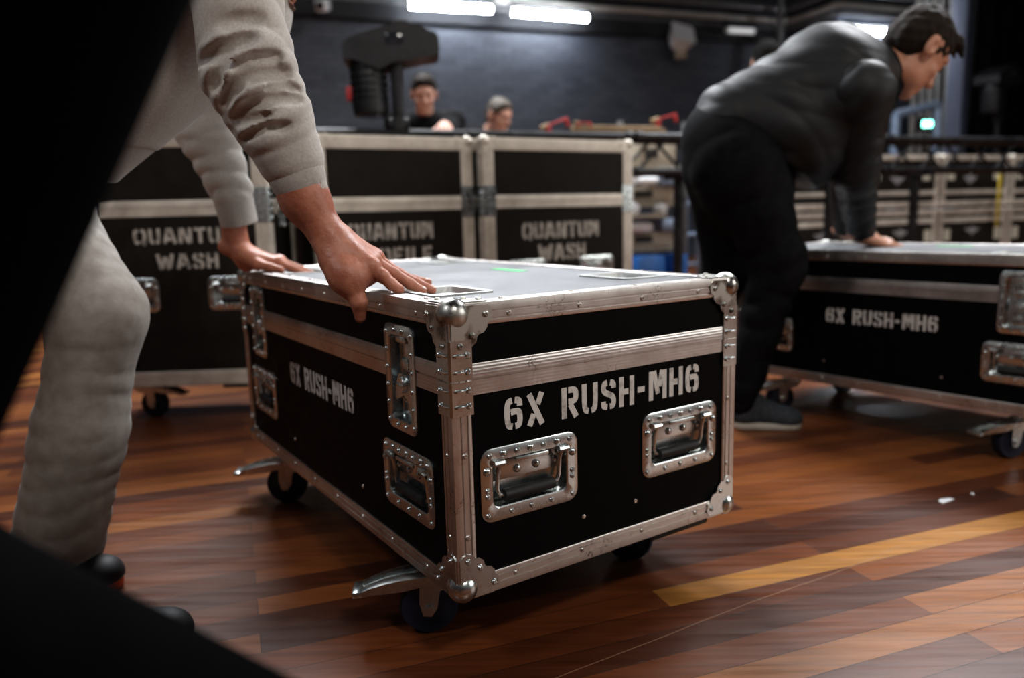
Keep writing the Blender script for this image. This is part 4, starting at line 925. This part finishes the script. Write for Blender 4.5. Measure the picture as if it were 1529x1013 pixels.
sdf('hair', [(hr+[cone(hP(x,.068,.104), hP(x*1.2,.106,.082), .016, .006, .015, disp=wob(.003,140,8)) for x in (-.035,-.012,.012,.035)], .0045)], M_HAIR, bm_)
obj('eyes', ey, M_EYE, bm_)
hA, hB = at(1036,178,Y), at(1217,290,Y); hd = (hB-hA).normalized(); hemn = V(hd.z,0,-hd.x)
if hemn.z > 0: hemn = -hemn
pA = at(1092,182,Y); mid = at(1160,190,Y)
drape = lambda a, b_, amp, fr, sk_, ph: fold(a, b_, amp, fr, sk_, ph)
fdirs = [(at(1290,120,Y), at(1120,260,Y), .0030, 9, 3.4, .3), (at(1250,80,Y), at(1180,290,Y), .0030, 13, 2.6, 1.7)]
fj = [fold(*q) for q in fdirs]; fsum = lambda P: fj[0](P)+fj[1](P)
jk1 = [cone(pA, chest, .125, .172, .06, (V(0,1,0),1.12), fsum), ell(at(1180,208,Y), (.17,.20,.155), .09, None, fsum), cone(at(1196,236,Y), at(1236,188,Y), .098, .115, .06, (V(0,1,0),1.3), fsum), cone(chest, nk-V(.03,0,.02), .158, .085, .06, None, wob(.004,30,1)), cone(chest, sN, .15, .088, .06, None, wob(.007,24,2)), cone(chest, sF, .15, .085, .06), plane(hA, hemn)]
jk2 = [cone(chest, sN, .13, .086, .06), cone(sN, eN, .088, .070, .04, None, fold(sN,eN,.0045,13,4.2,.8)), cone(eN, wN+V(-.004,0,.02), .068, .046, .03, None, fold(eN,wN,.0035,17,3.8,.1)), plane(wN+V(.004,.0,.004), wN-eN)]
jk3 = [cone(sF, eF, .084, .064, .04), cone(eF, wF, .064, .044, .03), plane(wF, wF-eF)]
jo = sdf('jacket', [(jk1, .007), (jk2, .006), (jk3, .008)], M_JACKET, bm_)
col = [cone(nk-V(.045,0,.03), nk+V(.005,0,.012), .090, .076, .02), cone(at(1322,160,Y-.05), at(1337,126,Y-.02), .024, .028, .02), plane(nk+V(.018,0,.010), (.85,0,.5))]
sdf('collar', [(col, .006)], M_BLKCLOTH, jo)
hpN, hpF = pel+V(.0,-.09,-.06), pel+V(0,.09,-.05)
kN, aN = at(1162,393,Y-.10), at(1106,592,Y-.10); kF, aF = at(1085,400,Y+.14), at(1040,545,Y+.16)
tr = [cone(pel+V(-.01,-.05,.0), pel+V(-.01,.05,.0), .128, .128, .05), cone(at(1075,200,Y), pel+V(.04,0,-.10), .11, .15, .08), cone(hpN, kN, .125, .083, .06, None, fold(hpN,kN,.006,8,2,.5)), cone(kN, aN, .080, .054, .04, None, fold(kN,aN,.006,9,2,1.4)), cone(hpF, kF, .13, .08, .05), cone(kF, aF, .075, .058, .04), plane(hA-hemn*.05, -hemn)]
sdf('trousers', [(tr, .008)], M_BLKCLOTH, bm_)
obj('belt_buckle', MB().box(at(1041,183,Y-.03), (.018,.03,.018), None, .004), M_STEEL, bm_)
shoe(bm_, (.705,2.44,.0), (.935,2.41,.0)); shoe(bm_, (aF.x-.05,aF.y,.0), (aF.x+.21,aF.y-.02,.0))

# ---- helpers behind the truss and the person by the camera
def stander(label, top_px, y, fwd, bend, hairm, skinm, shirtm, hp=None, s=1.0, arms=None):
    r_ = thing('person', label, 'person'); h0 = at(*top_px, y); c = h0+V(0,0,-.115*s); f = V(*fwd).normalized()
    side = V(-f.y, f.x, 0).normalized()
    nk = c+V(0,0,-.130*s)-f*bend*.10; ch = V(nk.x,nk.y,nk.z-.16)-f*bend*.06; ch.z = nk.z-.09-.05*(1.2-bend); pe = V(ch.x,ch.y,max(.85,ch.z-.38))-f*bend*.12
    sk, hr, ey, hP = head_prims(c, f+V(0,0,-.35*bend), (0,0,1), s)
    sa = [ch+side*.19*sg+V(0,0,.07) for sg in (1,-1)]
    fd = V(f.x,f.y,0).normalized(); core = [cone(pe, ch, .125, .14, .05, (fd,.7)), cone(ch, nk, .11, .055, .05), cone(nk, c, .055, .052, .03)]; cl = [cone(pe, ch, .15, .165, .05, (fd,.72), wob(.006,15,3)), cone(ch, nk-V(0,0,.02), .14, .075, .05)]
    hands = []
    for i, a_ in enumerate(sa):
        if arms and arms[i]: w_ = arms[i]; e_ = a_.lerp(w_,.5)+V(0,0,-.10)-side*0
        else: e_ = a_+V(0,0,-.28)-fd*.03; w_ = e_+V(0,0,-.12)+fd*.20
        d_ = (w_-e_).normalized(); core += [cone(ch, a_, .09, .058, .05), cone(a_, e_, .05, .04, .03), cone(e_, w_, .04, .028, .02)]
        cl += [cone(ch, a_, .12, .075, .05), cone(a_, e_, .068, .056, .04, None, fold(a_,e_,.006,10,2,i)), cone(e_, e_.lerp(w_,.92), .056, .042, .03)]
        hands += hand_prims(w_, fd+V(0,0,-.3), (0,0,1), side*(-1 if i == 0 else 1), 1.0, (.2,.25,.2), .08)
    lg_ = []
    for sg in (1,-1):
        hp_ = pe+side*.09*sg; kn = V(hp_.x,hp_.y,.47)+fd*.03; an = V(hp_.x,hp_.y,.07); lg_ += [cone(hp_, kn, .10, .075, .05), cone(kn, an, .072, .058, .04)]
        shoe(r_, an-fd*.08-V(0,0,.07), an+fd*.19-V(0,0,.07), m=M_SHOE_BLK, ms=M_RUBBER)
    sdf('body', [(core, .014), (sk, .006), (hands, .006)], skinm, r_); sdf('hair', [(hr, .007)], hairm, r_); sdf('shirt', [(cl, .010)], shirtm, r_); sdf('trousers', [(lg_+[cone(pe+V(0,0,.06), pe-V(0,0,.05), .15, .15, .05, (fd,.8))], .012)], M_BLKCLOTH, r_); obj('eyes', ey, M_EYE, r_)
    return r_
stander('short-haired person in black shirt looking down behind the truss', (632,113), 5.15, (.12,-1,0), 1.1, M_HAIR, M_SKIN_PALE, M_BLKCLOTH, arms=[at(664,186,4.88), None])
stander('light-haired person beside the short-haired one, face half hidden behind the truss', (744,149), 5.85, (.75,-.65,0), 1.1, M_HAIR_GREY, M_SKIN_PALE, M_BLKCLOTH, arms=[None, None])
stander('curly black-haired person mostly hidden behind the bent man\'s back', (1146,64), 4.9+.5, (.3,.9,0), .3, M_HAIR_BLK, M_SKIN, M_BLKCLOTH, s=1.15)

fg = thing('person', 'person all in black close to the camera, an unlit dark shape at left', 'person')
yd = .36
pe, ch = V(-.425,yd,.60), V(-.198,yd,1.03); nk = V(-.14,yd,1.19); hc = V(-.07,yd,1.32)
tdir = (ch-pe).normalized()
sk, hr, ey, hP = head_prims(hc, (.9,0,-.4), (.35,0,.9), 1.0)
kR, aR = V(.05,yd,.262), V(-.31,yd,.10); kL, aL = V(-.76,yd+.24,.42), V(-1.08,yd+.25,.12)
sR, sL = V(-.20,.19,1.05), V(-.17,.55,1.05); eR, wR = V(-.46,.16,.93), V(-.66,.17,.80); eL, wL = V(-.46,.56,.92), V(-.68,.55,.80)
core = [cone(pe, ch, .11, .12, .05), cone(ch, nk, .1, .055, .05), cone(nk, hc, .055, .05, .03), cone(sR, eR, .048, .04, .03), cone(eR, wR, .04, .028, .03), cone(sL, eL, .048, .04, .03), cone(eL, wL, .04, .028, .03), cone(ch, sR, .09, .055, .05), cone(ch, sL, .09, .055, .05)]
sdf('body', [(core, .012), (sk, .006), (hand_prims(wR, (-.5,0,-.8), (0,-1,0), (.5,0,-.3), 1, (.3,.4,.3)), .005), (hand_prims(wL, (-.5,0,-.8), (0,1,0), (.5,0,-.3), 1, (.3,.4,.3)), .005)], M_SKIN_RED, fg)
sdf('hair', [(hr, .007)], M_HAIR_BLK, fg); obj('eyes', ey, M_EYE, fg)
sdf('jacket', [([cone(pe-tdir*.03, ch, .135, .150, .06), cone(ch, nk-V(.03,0,.03), .13, .08, .05), cone(ch, sR, .12, .072, .05), cone(ch, sL, .12, .072, .05), cone(sR, eR, .068, .056, .04), cone(eR, wR, .056, .042, .03), cone(sL, eL, .068, .056, .04), cone(eL, wL, .054, .040, .03)], .009)], M_VOID, fg)
hpR, hpL = V(-.46,yd,.53), V(-.62,yd+.16,.56)
sdf('trousers', [([cone(pe+V(-.04,-.02,-.03), pe+V(-.10,.06,-.03), .12, .12, .05), cone(hpR, kR, .112, .078, .09), cone(kR, aR, .075, .058, .04), cone(hpL, kL, .11, .075, .05), cone(kL, aL, .07, .056, .04)], .008)], M_VOID, fg)
shoe(fg, (-.38,yd,.0), (-.11,yd,.0), m=M_SHOE_BLK, ms=M_RUBBER); shoe(fg, (-1.13,yd+.25,.03), (-.89,yd+.25,.005), m=M_SHOE_BLK, ms=M_RUBBER)

# ------------------------------------------------------------------ small litter on the boards
def scrap(label, px, py, w, h, rz):
    d = ray(px, py); t_ = -CAMH/d.z; p = V(d.x*t_, d.y*t_, .0)
    pts = [(-w/2,-h/2),(w*.1,-h*.35),(w/2,-h*.2),(w*.4,h*.3),(-w*.1,h/2),(-w*.4,h*.2)]
    tag(obj('tape_scrap', MB().prism(pts, .0005, .0018), M_WHITEP, None, Matrix.Translation(p) @ Matrix.Rotation(rz,4,'Z')), label, 'tape scrap')
scrap('torn pale tape scrap on the boards at right, the larger one', 1412, 748, .05, .022, .4)
scrap('tiny pale scrap on the boards just beyond the torn tape', 1452, 738, .016, .01, 1.0)

# ------------------------------------------------------------------ light
def area(name, loc, target, size, power, col, sy=None):
    l = bpy.data.lights.new(name, 'AREA'); l.energy = power; l.color = col; l.shape = 'RECTANGLE'; l.size = size; l.size_y = sy or size
    o = bpy.data.objects.new(name, l); C.objects.link(o); o.location = loc; o.rotation_euler = (V(*target)-V(*loc)).to_track_quat('-Z','Y').to_euler(); return o
area('key_light', (-1.2,6.0,5.4), (0,2.0,0), 2.6, 560, (.93,.96,1), 1.6)
area('right_light', (3.8,5.5,5.4), (1.6,2.5,0), 2.2, 380, (.95,.97,1), 1.4)
area('side_light', (6.2,.4,2.6), (.3,1.6,.5), 3.0, 112, (1,.97,.93), 2.2)  # added off-view lamp, brightens the near case's metal
area('fill_light', (1.6,-1.8,4.2), (-.2,1.8,.6), .6, 85, (1,.95,.88), .4)
area('left_light', (-3.4,3.4,5.0), (-.6,2.4,.5), 1.8, 34, (.95,.97,1), 1.4)
area('front_left_light', (-2.6,-.9,4.2), (.9,2.1,.4), .9, 48, (.97,.98,1), .7)  # added lamp to lift lettering and band on the right case
area('rear_light', (3.2,2.6,5.2), (3.6,6.4,.6), 1.6, 26, (1,.97,.93), 1.2)  # extra unseen lamp, added to brighten the stacked cases' edges
w = bpy.data.worlds.new('world'); bpy.context.scene.world = w; w.use_nodes = True
w.node_tree.nodes['Background'].inputs[0].default_value = (.5,.55,.65,1); w.node_tree.nodes['Background'].inputs[1].default_value = .05
